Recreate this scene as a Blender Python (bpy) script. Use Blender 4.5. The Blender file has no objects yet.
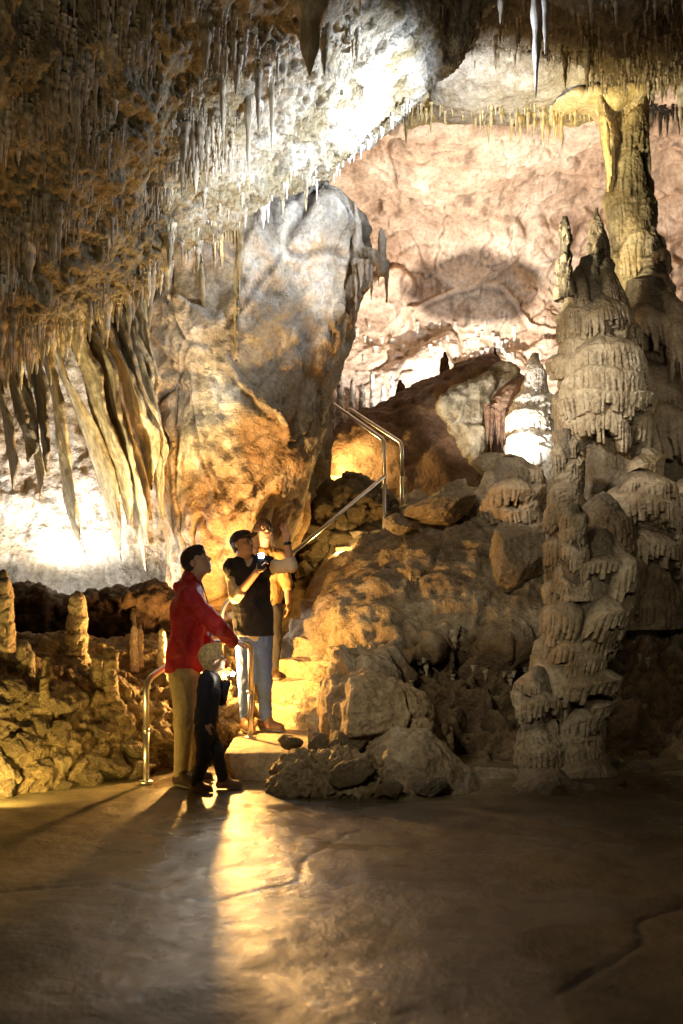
import bpy, math, random
import numpy as np
from mathutils import Vector, Matrix, Euler

random.seed(7)
rng = np.random.default_rng(11)
F = 996.0; HX = 341.5; HY = 589.0; CZ = 1.5      # focal length in pixels, principal column, horizon row, eye height

def P(px, py, Y):
    return ((px - HX) * Y / F, Y, CZ + (HY - py) * Y / F)

def PK(px, py, Y0, k):
    a = (HY - py) / F
    z = (CZ + Y0 * a) / (1 - k * a)
    Y = Y0 + k * z
    return ((px - HX) * Y / F, Y, z)

scene = bpy.context.scene
COL = scene.collection

# ------------------------------------------------------------------ noise
_G = np.array([[1,1,0],[-1,1,0],[1,-1,0],[-1,-1,0],[1,0,1],[-1,0,1],[1,0,-1],[-1,0,-1],
               [0,1,1],[0,-1,1],[0,1,-1],[0,-1,-1],[1,1,0],[-1,1,0],[0,-1,1],[0,-1,-1]], dtype=np.float32)

def _hash(ix, iy, iz, s):
    n = (ix * 73856093) ^ (iy * 19349663) ^ (iz * 83492791) ^ (s * 265443)
    n = n & 0x7fffffff
    n = ((n ^ (n >> 13)) * 1274126177) & 0x7fffffff
    return n ^ (n >> 16)

def gn(p, seed=0):
    p = np.asarray(p, dtype=np.float64)
    i = np.floor(p).astype(np.int64); f = (p - i).astype(np.float32)
    u = f * f * f * (f * (f * 6 - 15) + 10)
    out = 0
    for dx in (0, 1):
        wx = u[:, 0] if dx else 1 - u[:, 0]
        for dy in (0, 1):
            wy = u[:, 1] if dy else 1 - u[:, 1]
            for dz in (0, 1):
                wz = u[:, 2] if dz else 1 - u[:, 2]
                g = _G[_hash(i[:, 0] + dx, i[:, 1] + dy, i[:, 2] + dz, seed) & 15]
                out = out + wx * wy * wz * ((f[:, 0] - dx) * g[:, 0] + (f[:, 1] - dy) * g[:, 1] + (f[:, 2] - dz) * g[:, 2])
    return out

def fbm(p, octv=4, seed=0, gain=0.5):
    a, s, o = 1.0, 0.0, 0.0
    p = np.asarray(p)
    for k in range(octv):
        o = o + a * gn(p * (2.03 ** k) + 17.3 * k, seed + k); s += a; a *= gain
    return o / s * 1.6

def ridged(p, octv=4, seed=0):
    a, s, o = 1.0, 0.0, 0.0
    for k in range(octv):
        n = 1 - np.abs(gn(p * (2.1 ** k) + 9.1 * k, seed + k)) * 2
        o = o + a * n; s += a; a *= 0.5
    return o / s

def cell(p, seed=0):
    i = np.floor(p).astype(np.int64); f = p - i
    f1 = np.full(len(p), 9.0); f2 = np.full(len(p), 9.0); cid = np.zeros(len(p))
    for dx in (-1, 0, 1):
        for dy in (-1, 0, 1):
            for dz in (-1, 0, 1):
                h = _hash(i[:, 0] + dx, i[:, 1] + dy, i[:, 2] + dz, seed)
                q = np.stack([dx + (h & 255) / 255.0, dy + ((h >> 8) & 255) / 255.0, dz + ((h >> 16) & 255) / 255.0], 1) - f
                d = np.sqrt((q * q).sum(1))
                c = d < f1
                f2 = np.where(c, f1, np.minimum(f2, d)); f1 = np.where(c, d, f1); cid = np.where(c, (h & 1023) / 1023.0, cid)
    return f1, f2, cid

def sst(a, b, x):
    t = np.clip((x - a) / (b - a), 0, 1)
    return t * t * (3 - 2 * t)

# ------------------------------------------------------------------ mesh / object helpers
def tag(o, label=None, cat=None, group=None, kind=None):
    if label: o['label'] = label
    if cat: o['category'] = cat
    if group: o['group'] = group
    if kind: o['kind'] = kind
    return o

def link(name, me, mat=None, parent=None):
    o = bpy.data.objects.new(name, me)
    COL.objects.link(o)
    if mat is not None and me is not None and hasattr(me, 'materials') and not me.materials:
        me.materials.append(mat)
    if parent is not None: o.parent = parent
    return o

def empty(name, loc, label, cat, group=None, rz=0):
    o = bpy.data.objects.new(name, None); COL.objects.link(o)
    o.empty_display_size = 0.1
    o.location = loc; o.rotation_euler = (0, 0, rz)
    return tag(o, label, cat, group)

def mesh_np(name, V, Q, tint=None, smooth=True):
    me = bpy.data.meshes.new(name)
    V = np.ascontiguousarray(V, dtype=np.float32)
    if isinstance(Q, np.ndarray):
        k = Q.shape[1]; n = len(Q)
        me.vertices.add(len(V)); me.vertices.foreach_set('co', V.ravel())
        me.loops.add(n * k); me.loops.foreach_set('vertex_index', Q.astype(np.int32).ravel())
        me.polygons.add(n); me.polygons.foreach_set('loop_start', np.arange(0, n * k, k, dtype=np.int32))
        me.update(calc_edges=True)
    else:
        me.from_pydata([tuple(map(float, v)) for v in V], [], [tuple(map(int, q)) for q in Q])
    if smooth:
        me.polygons.foreach_set('use_smooth', np.ones(len(me.polygons), dtype=bool))
    put_tint(me, tint)
    me.validate()
    return me

def put_tint(me, tint=None):
    n = len(me.vertices)
    c = np.ones((n, 4), dtype=np.float32)
    if tint is not None: c[:, :3] = tint
    a = me.attributes.get('tint') or me.attributes.new('tint', 'FLOAT_COLOR', 'POINT')
    a.data.foreach_set('color', c.ravel())

def normals(V, Q):
    n = np.zeros_like(V)
    a, b, c, d = V[Q[:, 0]], V[Q[:, 1]], V[Q[:, 2]], V[Q[:, 3]]
    fn = np.cross(c - a, d - b)
    for j in range(4): 
        for ax in range(3):
            n[:, ax] += np.bincount(Q[:, j], weights=fn[:, ax], minlength=len(V))
    l = np.linalg.norm(n, axis=1, keepdims=True); l[l == 0] = 1
    return n / l

def grid_quads(nv, nu, wrap=False, flip=False):
    i = np.arange(nv * nu).reshape(nv, nu)
    if wrap: i = np.concatenate([i, i[:, :1]], 1)
    q = np.stack([i[:-1, :-1], i[:-1, 1:], i[1:, 1:], i[1:, :-1]], -1).reshape(-1, 4)
    return q[:, ::-1] if flip else q

def catmull(C, n):
    """C (m,...) -> (n,...) along axis 0"""
    C = np.asarray(C, dtype=np.float64); m = len(C)
    t = np.linspace(0, m - 1, n); i = np.minimum(t.astype(int), m - 2); f = t - i
    f = f.reshape((-1,) + (1,) * (C.ndim - 1))
    p0 = C[np.maximum(i - 1, 0)]; p1 = C[i]; p2 = C[i + 1]; p3 = C[np.minimum(i + 2, m - 1)]
    return 0.5 * ((2 * p1) + (-p0 + p2) * f + (2 * p0 - 5 * p1 + 4 * p2 - p3) * f * f + (-p0 + 3 * p1 - 3 * p2 + p3) * f ** 3)

def sheet(name, C, nv, nu, disp, mat, toward=(0, -1, 0), tint=None, world=False):
    """C[v][u] = (px, py, Y).  disp(V, N) -> signed distance along the normal"""
    C = np.array([[c if world else P(*c) for c in row] for row in C], dtype=np.float64)
    A = catmull(C, nv); A = catmull(np.swapaxes(A, 0, 1), nu); A = np.swapaxes(A, 0, 1)
    V = A.reshape(-1, 3); Q = grid_quads(nv, nu)
    N = normals(V, Q)
    if (N @ np.array(toward)).mean() < 0: N = -N; Q = Q[:, ::-1]
    V = V + N * disp(V, N)[:, None]
    me = mesh_np(name, V, Q, tint(V, N) if tint else None)
    o = link(name, me, mat)
    return o, V.reshape(nv, nu, 3), N.reshape(nv, nu, 3)

def surface_nets(G, org, h):
    nx, ny, nz = G.shape
    S = G < 0
    c = np.zeros((nx - 1, ny - 1, nz - 1), dtype=np.int8)
    for dx in (0, 1):
        for dy in (0, 1):
            for dz in (0, 1):
                c += S[dx:nx - 1 + dx, dy:ny - 1 + dy, dz:nz - 1 + dz]
    act = (c > 0) & (c < 8)
    I = np.argwhere(act); n = len(I)
    vid = np.full(act.shape, -1, dtype=np.int64); vid[act] = np.arange(n)
    corner = {}
    for dx in (0, 1):
        for dy in (0, 1):
            for dz in (0, 1):
                corner[dx, dy, dz] = G[I[:, 0] + dx, I[:, 1] + dy, I[:, 2] + dz]
    acc = np.zeros((n, 3)); cnt = np.zeros(n)
    ks = list(corner)
    for a in ks:
        for b in ks:
            if b > a and sum(abs(a[k] - b[k]) for k in range(3)) == 1:
                va, vb = corner[a], corner[b]
                m = (va < 0) != (vb < 0)
                t = np.where(m, va / np.where(va == vb, 1, va - vb), 0)
                for k in range(3): acc[:, k] += np.where(m, a[k] + t * (b[k] - a[k]), 0)
                cnt += m
    V = (I + acc / cnt[:, None]) * h + np.array(org)
    Q = []
    for ax in range(3):
        sl0 = [slice(None)] * 3; sl1 = [slice(None)] * 3
        sl0[ax] = slice(0, -1); sl1[ax] = slice(1, None)
        d = S[tuple(sl0)] != S[tuple(sl1)]
        o1, o2 = [(1, 2), (2, 0), (0, 1)][ax]
        E = np.argwhere(d)
        E = E[(E[:, o1] > 0) & (E[:, o2] > 0) & (E[:, o1] < G.shape[o1] - 1) & (E[:, o2] < G.shape[o2] - 1)]
        def cellid(a, b):
            e = E.copy(); e[:, o1] -= a; e[:, o2] -= b
            return vid[e[:, 0], e[:, 1], e[:, 2]]
        q = np.stack([cellid(1, 1), cellid(0, 1), cellid(0, 0), cellid(1, 0)], 1)
        ins = S[E[:, 0], E[:, 1], E[:, 2]]
        q = np.where(ins[:, None], q, q[:, ::-1])
        Q.append(q)
    return V, np.concatenate(Q)

def polydist(poly, X, Z):
    d = np.full(X.shape, 1e9); ins = np.zeros(X.shape, bool); n = len(poly)
    for i in range(n):
        (ax, az), (bx, bz) = poly[i], poly[(i + 1) % n]
        ex, ez = bx - ax, bz - az
        t = np.clip(((X - ax) * ex + (Z - az) * ez) / (ex * ex + ez * ez + 1e-12), 0, 1)
        d = np.minimum(d, np.hypot(X - ax - t * ex, Z - az - t * ez))
        if az != bz:
            c = ((az > Z) != (bz > Z)) & (X < ex * (Z - az) / ez + ax)
            ins ^= c
    return np.where(ins, -d, d)

def chaikin(p, it=2):
    for _ in range(it):
        q = []
        for i in range(len(p)):
            a, b = p[i], p[(i + 1) % len(p)]
            q.append((a[0] * .75 + b[0] * .25, a[1] * .75 + b[1] * .25)); q.append((a[0] * .25 + b[0] * .75, a[1] * .25 + b[1] * .75))
        p = q
    return p

def mass(name, poly, Y0, D, R, h, disp, mat, k=0.0, back=None, rec=None, tint=None, label=None, cat='rock', kind=None, group=None, yb=None, world=False, it=2):
    """a solid rock: an outline in the x-z plane swollen along the depth"""
    poly = [(c if world else (PK(c[0], c[1], Y0, k)[0], PK(c[0], c[1], Y0, k)[2])) for c in poly]
    poly = chaikin(poly, it)
    xs = [q[0] for q in poly]; zs = [q[1] for q in poly]
    B = back or D; m = 3 * h
    x = np.arange(min(xs) - m, max(xs) + m, h); z = np.arange(min(zs) - m, max(zs) + m, h)
    X, Z = np.meshgrid(x, z, indexing='ij')
    d2 = polydist(poly, X, Z)
    Yc = Y0 + k * Z + (yb(X, Z) if yb else 0)
    t = np.clip(-d2 / R, 0, 1); prof = np.sqrt(np.clip(1 - (1 - t) ** 2, 0, 1))
    fr = D * prof - (rec(X, Z) if rec else 0); bk = B * prof
    y = np.arange((Yc - D).min() - m, (Yc + B).max() + m, h)
    y3 = y[None, :, None]
    G = np.maximum((Yc - fr)[:, None, :] - y3, y3 - (Yc + bk)[:, None, :])
    out = (d2 > 0)[:, None, :]
    G = np.where(out, np.abs(y3 - Yc[:, None, :]) * 0.6 + d2[:, None, :] + 1e-4, G)
    V, Q = surface_nets(G, (x[0], y[0], z[0]), h)
    N = normals(V, Q)
    for _ in range(2):                                  # relax the stair steps of the grid
        S = np.zeros_like(V); c = np.zeros(len(V))
        for a, b in ((0, 1), (1, 2), (2, 3), (3, 0)):
            for ax in range(3): S[:, ax] += np.bincount(Q[:, a], V[Q[:, b], ax], len(V)) + np.bincount(Q[:, b], V[Q[:, a], ax], len(V))
            c += np.bincount(Q[:, a], minlength=len(V)) + np.bincount(Q[:, b], minlength=len(V))
        V = V * .4 + .6 * S / np.maximum(c, 1)[:, None]
    N = normals(V, Q)
    V = V + N * disp(V, N)[:, None]
    N = normals(V, Q)
    me = mesh_np(name, V, Q, tint(V, N) if tint else None)
    o = link(name, me, mat)
    tag(o, label, cat if kind is None else None, group, kind)
    return o, V, N

def _h1(i, s):
    n = (i.astype(np.int64) * 374761393 + s * 668265263) & 0x7fffffff
    n = ((n ^ (n >> 13)) * 1274126177) & 0x7fffffff
    return ((n >> 8) & 1023) / 1023.0

def caps_field(U, Zv, caps, seed=3, flute=60.0, fdepth=.022):
    """overlapping draped tiers (flowstone): U across, Z up, both in metres; returns outward push and a 0..1 'edge' value"""
    D = np.zeros(U.shape); E = np.zeros(U.shape)
    wob = fbm(np.stack([U * 3.5, Zv * 3.5, U * 0 + 1], -1).reshape(-1, 3), 3, seed + 9).reshape(U.shape)
    bend = fbm(np.stack([U * 2.2, Zv * 1.6, U * 0], -1).reshape(-1, 3), 2, seed + 5).reshape(U.shape)
    bend2 = fbm(np.stack([U * 9, Zv * 1.0, U * 0 + 4], -1).reshape(-1, 3), 2, seed + 6).reshape(U.shape)
    for ci, (u0, z0, w, hh, d) in enumerate(caps):
        a = (U - u0) / w
        m = (np.abs(a) < 1) & (Zv < z0 + .2 * hh) & (Zv > z0 - 1.6 * hh)
        if not m.any(): continue
        am = a[m]; t = (z0 - Zv[m] - .42 * hh * am * am + .10 * hh * wob[m]) / hh
        ph = (U[m] * flute * (.8 + .4 * ((ci * 7) % 10) / 10) + 1.6 * bend[m] + 2.2 * bend2[m]) / math.pi
        fi = np.floor(ph); fr = ph - fi
        L = .62 + .42 * _h1(fi, seed + ci)                      # each flute ends at a height of its own
        rid = np.sqrt(np.clip(1 - (2 * fr - 1) ** 2, 0, 1))      # and is a rounded rib
        fl = sst(.16, .5, t)
        body = np.sqrt(np.clip(t / .2, 0, 1)) * (1 - .30 * np.clip(t - .25, 0, 1))
        endp = 1 - sst(L - .07, L + .03, t)
        endp = endp * np.where(t > .62, .35 + .65 * np.clip(rid * 1.3, 0, 1), 1)
        val = (d * body * np.sqrt(np.clip(1 - am ** 2, 0, 1)) ** .55 - fdepth * fl * (1 - rid) * (.6 + .8 * _h1(fi, seed + 77))) * endp
        cur = D[m]; up = val > cur
        D[m] = np.where(up, val, cur)
        E[m] = np.where(up, .9 * (1 - fl) * np.clip(t * 4, 0, 1) + .7 * fl * rid ** 2, E[m])
    return D, E

def flowstone(name, prof, seed, ncaps, nth=300, nz=420, capd=.11, caph=(.12, .3), capw=(.12, .32), mat=None, flute=60, rough=.016, label=None, cat='stalagmite', group=None, lean=None, tintf=None, tip=True, squash=1.0, drop=.6):
    """prof: list of (cx, cy, z, r) from the foot up, world metres"""
    A = catmull(np.array(prof, float), nz)
    th = np.linspace(0, 2 * math.pi, nth, endpoint=False)
    cx, cy, z, r = [A[:, k][:, None] for k in range(4)]
    r = np.maximum(r, .004)
    rm = float(np.mean([p[3] for p in prof]))
    TH = np.broadcast_to(th[None, :], (nz, nth))
    Zg = np.broadcast_to(z, (nz, nth)).copy(); Rg = np.broadcast_to(r, (nz, nth)).copy()
    U = TH * rm
    per = 2 * math.pi * rm
    R_ = np.random.default_rng(seed)
    z0, z1 = z.min(), z.max()
    caps = []
    for _ in range(ncaps):
        zz = R_.uniform(z0 + .02, z1); uu = R_.uniform(0, per)
        w = R_.uniform(*capw); hh = R_.uniform(*caph); d = capd * R_.uniform(.5, 1.15)
        for s in (-per, 0, per): caps.append((uu + s, zz, w, hh, d))
    D, E = caps_field(U, Zg, caps, seed, flute, min(.022, capd * .22))
    # close the seam
    wgt = sst(0, .08, TH / (2 * math.pi)) * (1 - sst(.92, 1, TH / (2 * math.pi)))
    D = D * (.3 + .7 * wgt)
    Rr = Rg * (.80) + D * np.clip(Rg / max(rm, .01) * 1.2, .15, 1.0)
    TH2 = TH + 1.9                                      # seam at the back
    X = cx + Rr * np.cos(TH2); Y = cy + Rr * np.sin(TH2) * squash
    V = np.stack([X, Y, Zg - drop * D * .5], -1).reshape(-1, 3)
    Q = grid_quads(nz, nth, wrap=True)
    # cap ends
    V = np.concatenate([V, [[A[0, 0], A[0, 1], A[0, 2]], [A[-1, 0], A[-1, 1], A[-1, 2] + .3 * A[-1, 3]]]])
    top = len(V) - 1; bot = len(V) - 2
    i = np.arange(nth); j = (i + 1) % nth; b = (nz - 1) * nth
    Q = np.concatenate([Q, np.stack([b + i, b + j, np.full(nth, top), np.full(nth, top)], 1)])
    Qn = Q
    N = normals(V, Qn)
    cen = np.concatenate([np.repeat(A[:, :3], nth, 0), A[:1, :3] - [0, 0, 1], A[-1:, :3] - [0, 0, 1]])
    if ((V - cen) * N).sum() < 0: Q = Q[:, ::-1]; N = -N
    V = V + N * (rough * fbm(V * 7, 4, seed + 3) + rough * .3 * fbm(V * 26, 3, seed + 4) + .06 * rm * fbm(V * 1.6, 3, seed + 8))[:, None]
    faces = [tuple(q) for q in Q[-nth:]]
    Tri = []
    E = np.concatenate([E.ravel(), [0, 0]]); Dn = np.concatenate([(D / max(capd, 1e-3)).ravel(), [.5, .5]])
    t = np.ones((len(V), 3)) * (.50 + .50 * np.clip(E, 0, 1) + .42 * np.clip(Dn * 1.4, 0, 1))[:, None]  # recesses between tiers get shade painted into the tint
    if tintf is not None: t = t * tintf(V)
    # main quads + tip triangles
    me = bpy.data.meshes.new(name)
    main = Q[:-nth]
    tri = np.stack([b + i, b + j, np.full(nth, top)], 1)
    if True:
        loops = np.concatenate([main.ravel(), tri.ravel()]).astype(np.int32)
        me.vertices.add(len(V)); me.vertices.foreach_set('co', V.astype(np.float32).ravel())
        me.loops.add(len(loops)); me.loops.foreach_set('vertex_index', loops)
        st = np.concatenate([np.arange(len(main)) * 4, len(main) * 4 + np.arange(nth) * 3]).astype(np.int32)
        me.polygons.add(len(st)); me.polygons.foreach_set('loop_start', st)
        me.update(calc_edges=True)
        me.polygons.foreach_set('use_smooth', np.ones(len(st), bool))
    put_tint(me, t); me.validate()
    o = link(name, me, mat)
    return tag(o, label, cat, group)

# ------------------------------------------------------------------ materials
def newmat(name):
    m = bpy.data.materials.new(name); m.use_nodes = True
    nt = m.node_tree; nt.nodes.clear()
    out = nt.nodes.new('ShaderNodeOutputMaterial'); b = nt.nodes.new('ShaderNodeBsdfPrincipled')
    nt.links.new(b.outputs[0], out.inputs[0])
    return m, nt, b

def n_noise(nt, vec, scale, detail=6, rough=.55, dist=0):
    n = nt.nodes.new('ShaderNodeTexNoise'); n.inputs['Scale'].default_value = scale
    n.inputs['Detail'].default_value = detail; n.inputs['Roughness'].default_value = rough; n.inputs['Distortion'].default_value = dist
    nt.links.new(vec, n.inputs['Vector']); return n.outputs['Fac']

def n_ramp(nt, fac, stops):
    r = nt.nodes.new('ShaderNodeValToRGB'); e = r.color_ramp.elements
    while len(e) < len(stops): e.new(.5)
    for k, (p, c) in enumerate(stops):
        e[k].position = p; e[k].color = (*c, 1) if len(c) == 3 else c
    nt.links.new(fac, r.inputs[0]); return r.outputs[0]

def n_mix(nt, a, b, fac, mode='MIX'):
    m = nt.nodes.new('ShaderNodeMix'); m.data_type = 'RGBA'; m.blend_type = mode
    for s, v in ((m.inputs[0], fac), (m.inputs[6], a), (m.inputs[7], b)):
        if isinstance(v, (int, float)): s.default_value = v
        elif isinstance(v, tuple): s.default_value = (*v, 1)
        else: nt.links.new(v, s)
    return m.outputs[2]

def n_math(nt, op, a, b=0.0):
    m = nt.nodes.new('ShaderNodeMath'); m.operation = op
    for s, v in ((m.inputs[0], a), (m.inputs[1], b)):
        if isinstance(v, (int, float)): s.default_value = v
        else: nt.links.new(v, s)
    return m.outputs[0]

def n_map(nt, vec, sc):
    m = nt.nodes.new('ShaderNodeMapping'); m.inputs['Scale'].default_value = sc
    nt.links.new(vec, m.inputs[0]); return m.outputs[0]

def rock_mat(name, c1, c2, c3, rough=(.5, .85), bump=.5, bscale=11, streak=.4, sc=1.0, sss=0, crust=.5, vein=.0):
    m, nt, b = newmat(name)
    tc = nt.nodes.new('ShaderNodeTexCoord').outputs['Object']
    big = n_noise(nt, tc, .9 * sc, 5, .55, .4); mid = n_noise(nt, tc, 3.4 * sc, 8, .6, .3); fine = n_noise(nt, tc, 28 * sc, 6, .65)
    st = n_noise(nt, n_map(nt, tc, (5, 5, .45)), 2.2 * sc, 6, .6, .25)
    col = n_mix(nt, c1, c2, n_ramp(nt, big, [(.36, (0, 0, 0)), (.62, (1, 1, 1))]))
    col = n_mix(nt, col, c3, n_ramp(nt, mid, [(.45, (0, 0, 0)), (.72, (.85, .85, .85))]))
    col = n_mix(nt, col, n_ramp(nt, st, [(.3, (.55, .48, .4)), (.5, (1, 1, 1)), (.72, (1.15, 1.12, 1.05))]), streak, 'MULTIPLY')
    col = n_mix(nt, col, n_ramp(nt, fine, [(.25, (.42, .38, .34)), (.5, (.95, .95, .95)), (.78, (1.35, 1.35, 1.35))]), .8, 'MULTIPLY')
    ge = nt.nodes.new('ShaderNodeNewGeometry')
    col = n_mix(nt, col, n_ramp(nt, ge.outputs['Pointiness'], [(.42, (.38, .32, .26)), (.5, (1, 1, 1)), (.60, (1.3, 1.3, 1.3))]), .8, 'MULTIPLY')  # crevice shade painted into the rock colour
    at = nt.nodes.new('ShaderNodeAttribute'); at.attribute_name = 'tint'
    col = n_mix(nt, col, at.outputs['Color'], 1.0, 'MULTIPLY')
    nt.links.new(col, b.inputs['Base Color'])
    r = nt.nodes.new('ShaderNodeMapRange'); nt.links.new(mid, r.inputs[0])
    r.inputs[1].default_value = .35; r.inputs[2].default_value = .65; r.inputs[3].default_value = rough[0]; r.inputs[4].default_value = rough[1]
    nt.links.new(r.outputs[0], b.inputs['Roughness'])
    vo = nt.nodes.new('ShaderNodeTexVoronoi'); vo.inputs['Scale'].default_value = bscale * .9; vo.inputs['Randomness'].default_value = 1
    wv = n_noise(nt, tc, 4, 3)
    nt.links.new(tc, vo.inputs['Vector'])
    h1 = n_noise(nt, tc, bscale, 10, .62, .2)
    h2 = n_noise(nt, tc, bscale * 5, 6, .6)
    hh = n_math(nt, 'ADD', h1, n_math(nt, 'MULTIPLY', vo.outputs['Distance'], .35 * crust))
    hh = n_math(nt, 'ADD', hh, n_math(nt, 'MULTIPLY', h2, .34))
    hh = n_math(nt, 'ADD', hh, n_math(nt, 'MULTIPLY', n_noise(nt, n_map(nt, tc, (8, 8, 1.1)), 3.5, 4), .5 * streak))
    bp = nt.nodes.new('ShaderNodeBump'); bp.inputs['Strength'].default_value = bump; bp.inputs['Distance'].default_value = .09
    nt.links.new(hh, bp.inputs['Height']); nt.links.new(bp.outputs[0], b.inputs['Normal'])
    b.inputs['Specular IOR Level'].default_value = .45
    if sss:
        b.inputs['Subsurface Weight'].default_value = sss; b.inputs['Subsurface Radius'].default_value = (.05, .03, .015); b.inputs['Subsurface Scale'].default_value = .6
    return m

def simple_mat(name, col, rough=.6, metal=0, bump=.15, bscale=60, var=.25, spec=.5, weave=False, emit=None, estr=0):
    m, nt, b = newmat(name)
    tc = nt.nodes.new('ShaderNodeTexCoord').outputs['Object']
    n = n_noise(nt, tc, bscale * .2, 5)
    c = n_mix(nt, tuple(x * (1 - var) for x in col), tuple(min(1, x * (1 + var)) for x in col), n_ramp(nt, n, [(.3, (0, 0, 0)), (.7, (1, 1, 1))]))
    nt.links.new(c, b.inputs['Base Color'])
    b.inputs['Roughness'].default_value = rough; b.inputs['Metallic'].default_value = metal; b.inputs['Specular IOR Level'].default_value = spec
    bp = nt.nodes.new('ShaderNodeBump'); bp.inputs['Strength'].default_value = bump; bp.inputs['Distance'].default_value = .01
    nt.links.new(n_noise(nt, tc, bscale, 4), bp.inputs['Height']); nt.links.new(bp.outputs[0], b.inputs['Normal'])
    if emit:
        b.inputs['Emission Color'].default_value = (*emit, 1); b.inputs['Emission Strength'].default_value = estr
    return m
# ------------------------------------------------------------------ rock materials
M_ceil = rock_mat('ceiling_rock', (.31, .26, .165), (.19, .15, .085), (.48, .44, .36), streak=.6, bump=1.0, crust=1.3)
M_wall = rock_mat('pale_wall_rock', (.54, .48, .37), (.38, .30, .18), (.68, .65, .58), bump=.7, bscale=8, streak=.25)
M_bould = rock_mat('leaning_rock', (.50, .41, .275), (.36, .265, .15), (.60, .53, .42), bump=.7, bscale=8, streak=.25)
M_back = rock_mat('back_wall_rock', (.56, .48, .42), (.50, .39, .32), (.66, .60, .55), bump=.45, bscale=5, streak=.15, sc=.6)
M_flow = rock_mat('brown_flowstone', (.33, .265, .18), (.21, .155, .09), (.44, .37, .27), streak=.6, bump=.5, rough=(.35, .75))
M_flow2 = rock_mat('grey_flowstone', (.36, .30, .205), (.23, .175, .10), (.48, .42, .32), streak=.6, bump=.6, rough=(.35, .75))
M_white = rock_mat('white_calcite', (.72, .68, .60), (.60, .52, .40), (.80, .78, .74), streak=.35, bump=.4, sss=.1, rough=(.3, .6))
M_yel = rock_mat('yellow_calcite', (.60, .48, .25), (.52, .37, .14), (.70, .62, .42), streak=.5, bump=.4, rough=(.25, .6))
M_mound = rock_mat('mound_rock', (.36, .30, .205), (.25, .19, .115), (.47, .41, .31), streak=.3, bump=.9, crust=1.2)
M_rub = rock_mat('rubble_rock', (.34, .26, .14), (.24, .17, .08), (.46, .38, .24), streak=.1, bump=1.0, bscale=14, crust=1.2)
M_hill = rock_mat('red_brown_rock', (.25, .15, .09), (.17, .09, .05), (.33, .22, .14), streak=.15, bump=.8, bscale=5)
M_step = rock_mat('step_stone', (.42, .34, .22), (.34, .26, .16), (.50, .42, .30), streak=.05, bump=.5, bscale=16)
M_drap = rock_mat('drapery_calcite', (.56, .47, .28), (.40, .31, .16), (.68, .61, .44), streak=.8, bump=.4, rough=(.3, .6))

# ------------------------------------------------------------------ floor
def floor_mat():
    m, nt, b = newmat('wet_cave_floor')
    tc = nt.nodes.new('ShaderNodeTexCoord').outputs['Object']
    big = n_noise(nt, tc, .8, 6, .6, .6); mid = n_noise(nt, tc, 3.1, 8, .65, .5); fine = n_noise(nt, tc, 40, 5)
    c = n_mix(nt, (.075, .060, .032), (.21, .172, .10), n_ramp(nt, big, [(.35, (0, 0, 0)), (.65, (1, 1, 1))]))
    c = n_mix(nt, c, (.075, .058, .032), n_ramp(nt, mid, [(.48, (0, 0, 0)), (.68, (.9, .9, .9))]))
    c = n_mix(nt, c, n_ramp(nt, fine, [(.3, (.75, .75, .75)), (.7, (1.15, 1.15, 1.15))]), .7, 'MULTIPLY')
    at = nt.nodes.new('ShaderNodeAttribute'); at.attribute_name = 'tint'
    c = n_mix(nt, c, at.outputs['Color'], 1.0, 'MULTIPLY')
    nt.links.new(c, b.inputs['Base Color'])
    r = n_ramp(nt, n_noise(nt, tc, 1.7, 7, .6, .8), [(.40, (.13, .13, .13)), (.60, (.42, .42, .42))])
    wa = nt.nodes.new('ShaderNodeAttribute'); wa.attribute_name = 'wet'
    nt.links.new(n_mix(nt, (.66, .66, .66), r, wa.outputs['Fac']), b.inputs['Roughness'])
    nt.links.new(n_math(nt, 'ADD', n_math(nt, 'MULTIPLY', wa.outputs['Fac'], .45), .2), b.inputs['Specular IOR Level'])
    h = n_math(nt, 'ADD', n_noise(nt, tc, 6, 8, .6), n_math(nt, 'MULTIPLY', n_noise(nt, tc, 38, 6, .65), .3))
    bp = nt.nodes.new('ShaderNodeBump'); bp.inputs['Strength'].default_value = .55; bp.inputs['Distance'].default_value = .035
    nt.links.new(h, bp.inputs['Height']); nt.links.new(bp.outputs[0], b.inputs['Normal'])
    return m
M_floor = floor_mat()

def polyl(px, X, Y):
    d = np.full(X.shape, 9.0)
    for (ax, ay), (bx, by) in zip(px[:-1], px[1:]):
        ex, ey = bx - ax, by - ay
        t = np.clip(((X - ax) * ex + (Y - ay) * ey) / (ex * ex + ey * ey), 0, 1)
        d = np.minimum(d, np.hypot(X - ax - t * ex, Y - ay - t * ey))
    return d

def fl(px, py):                     # a floor point from the picture
    Y = CZ * F / (py - HY); return ((px - HX) * Y / F, Y)

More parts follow.
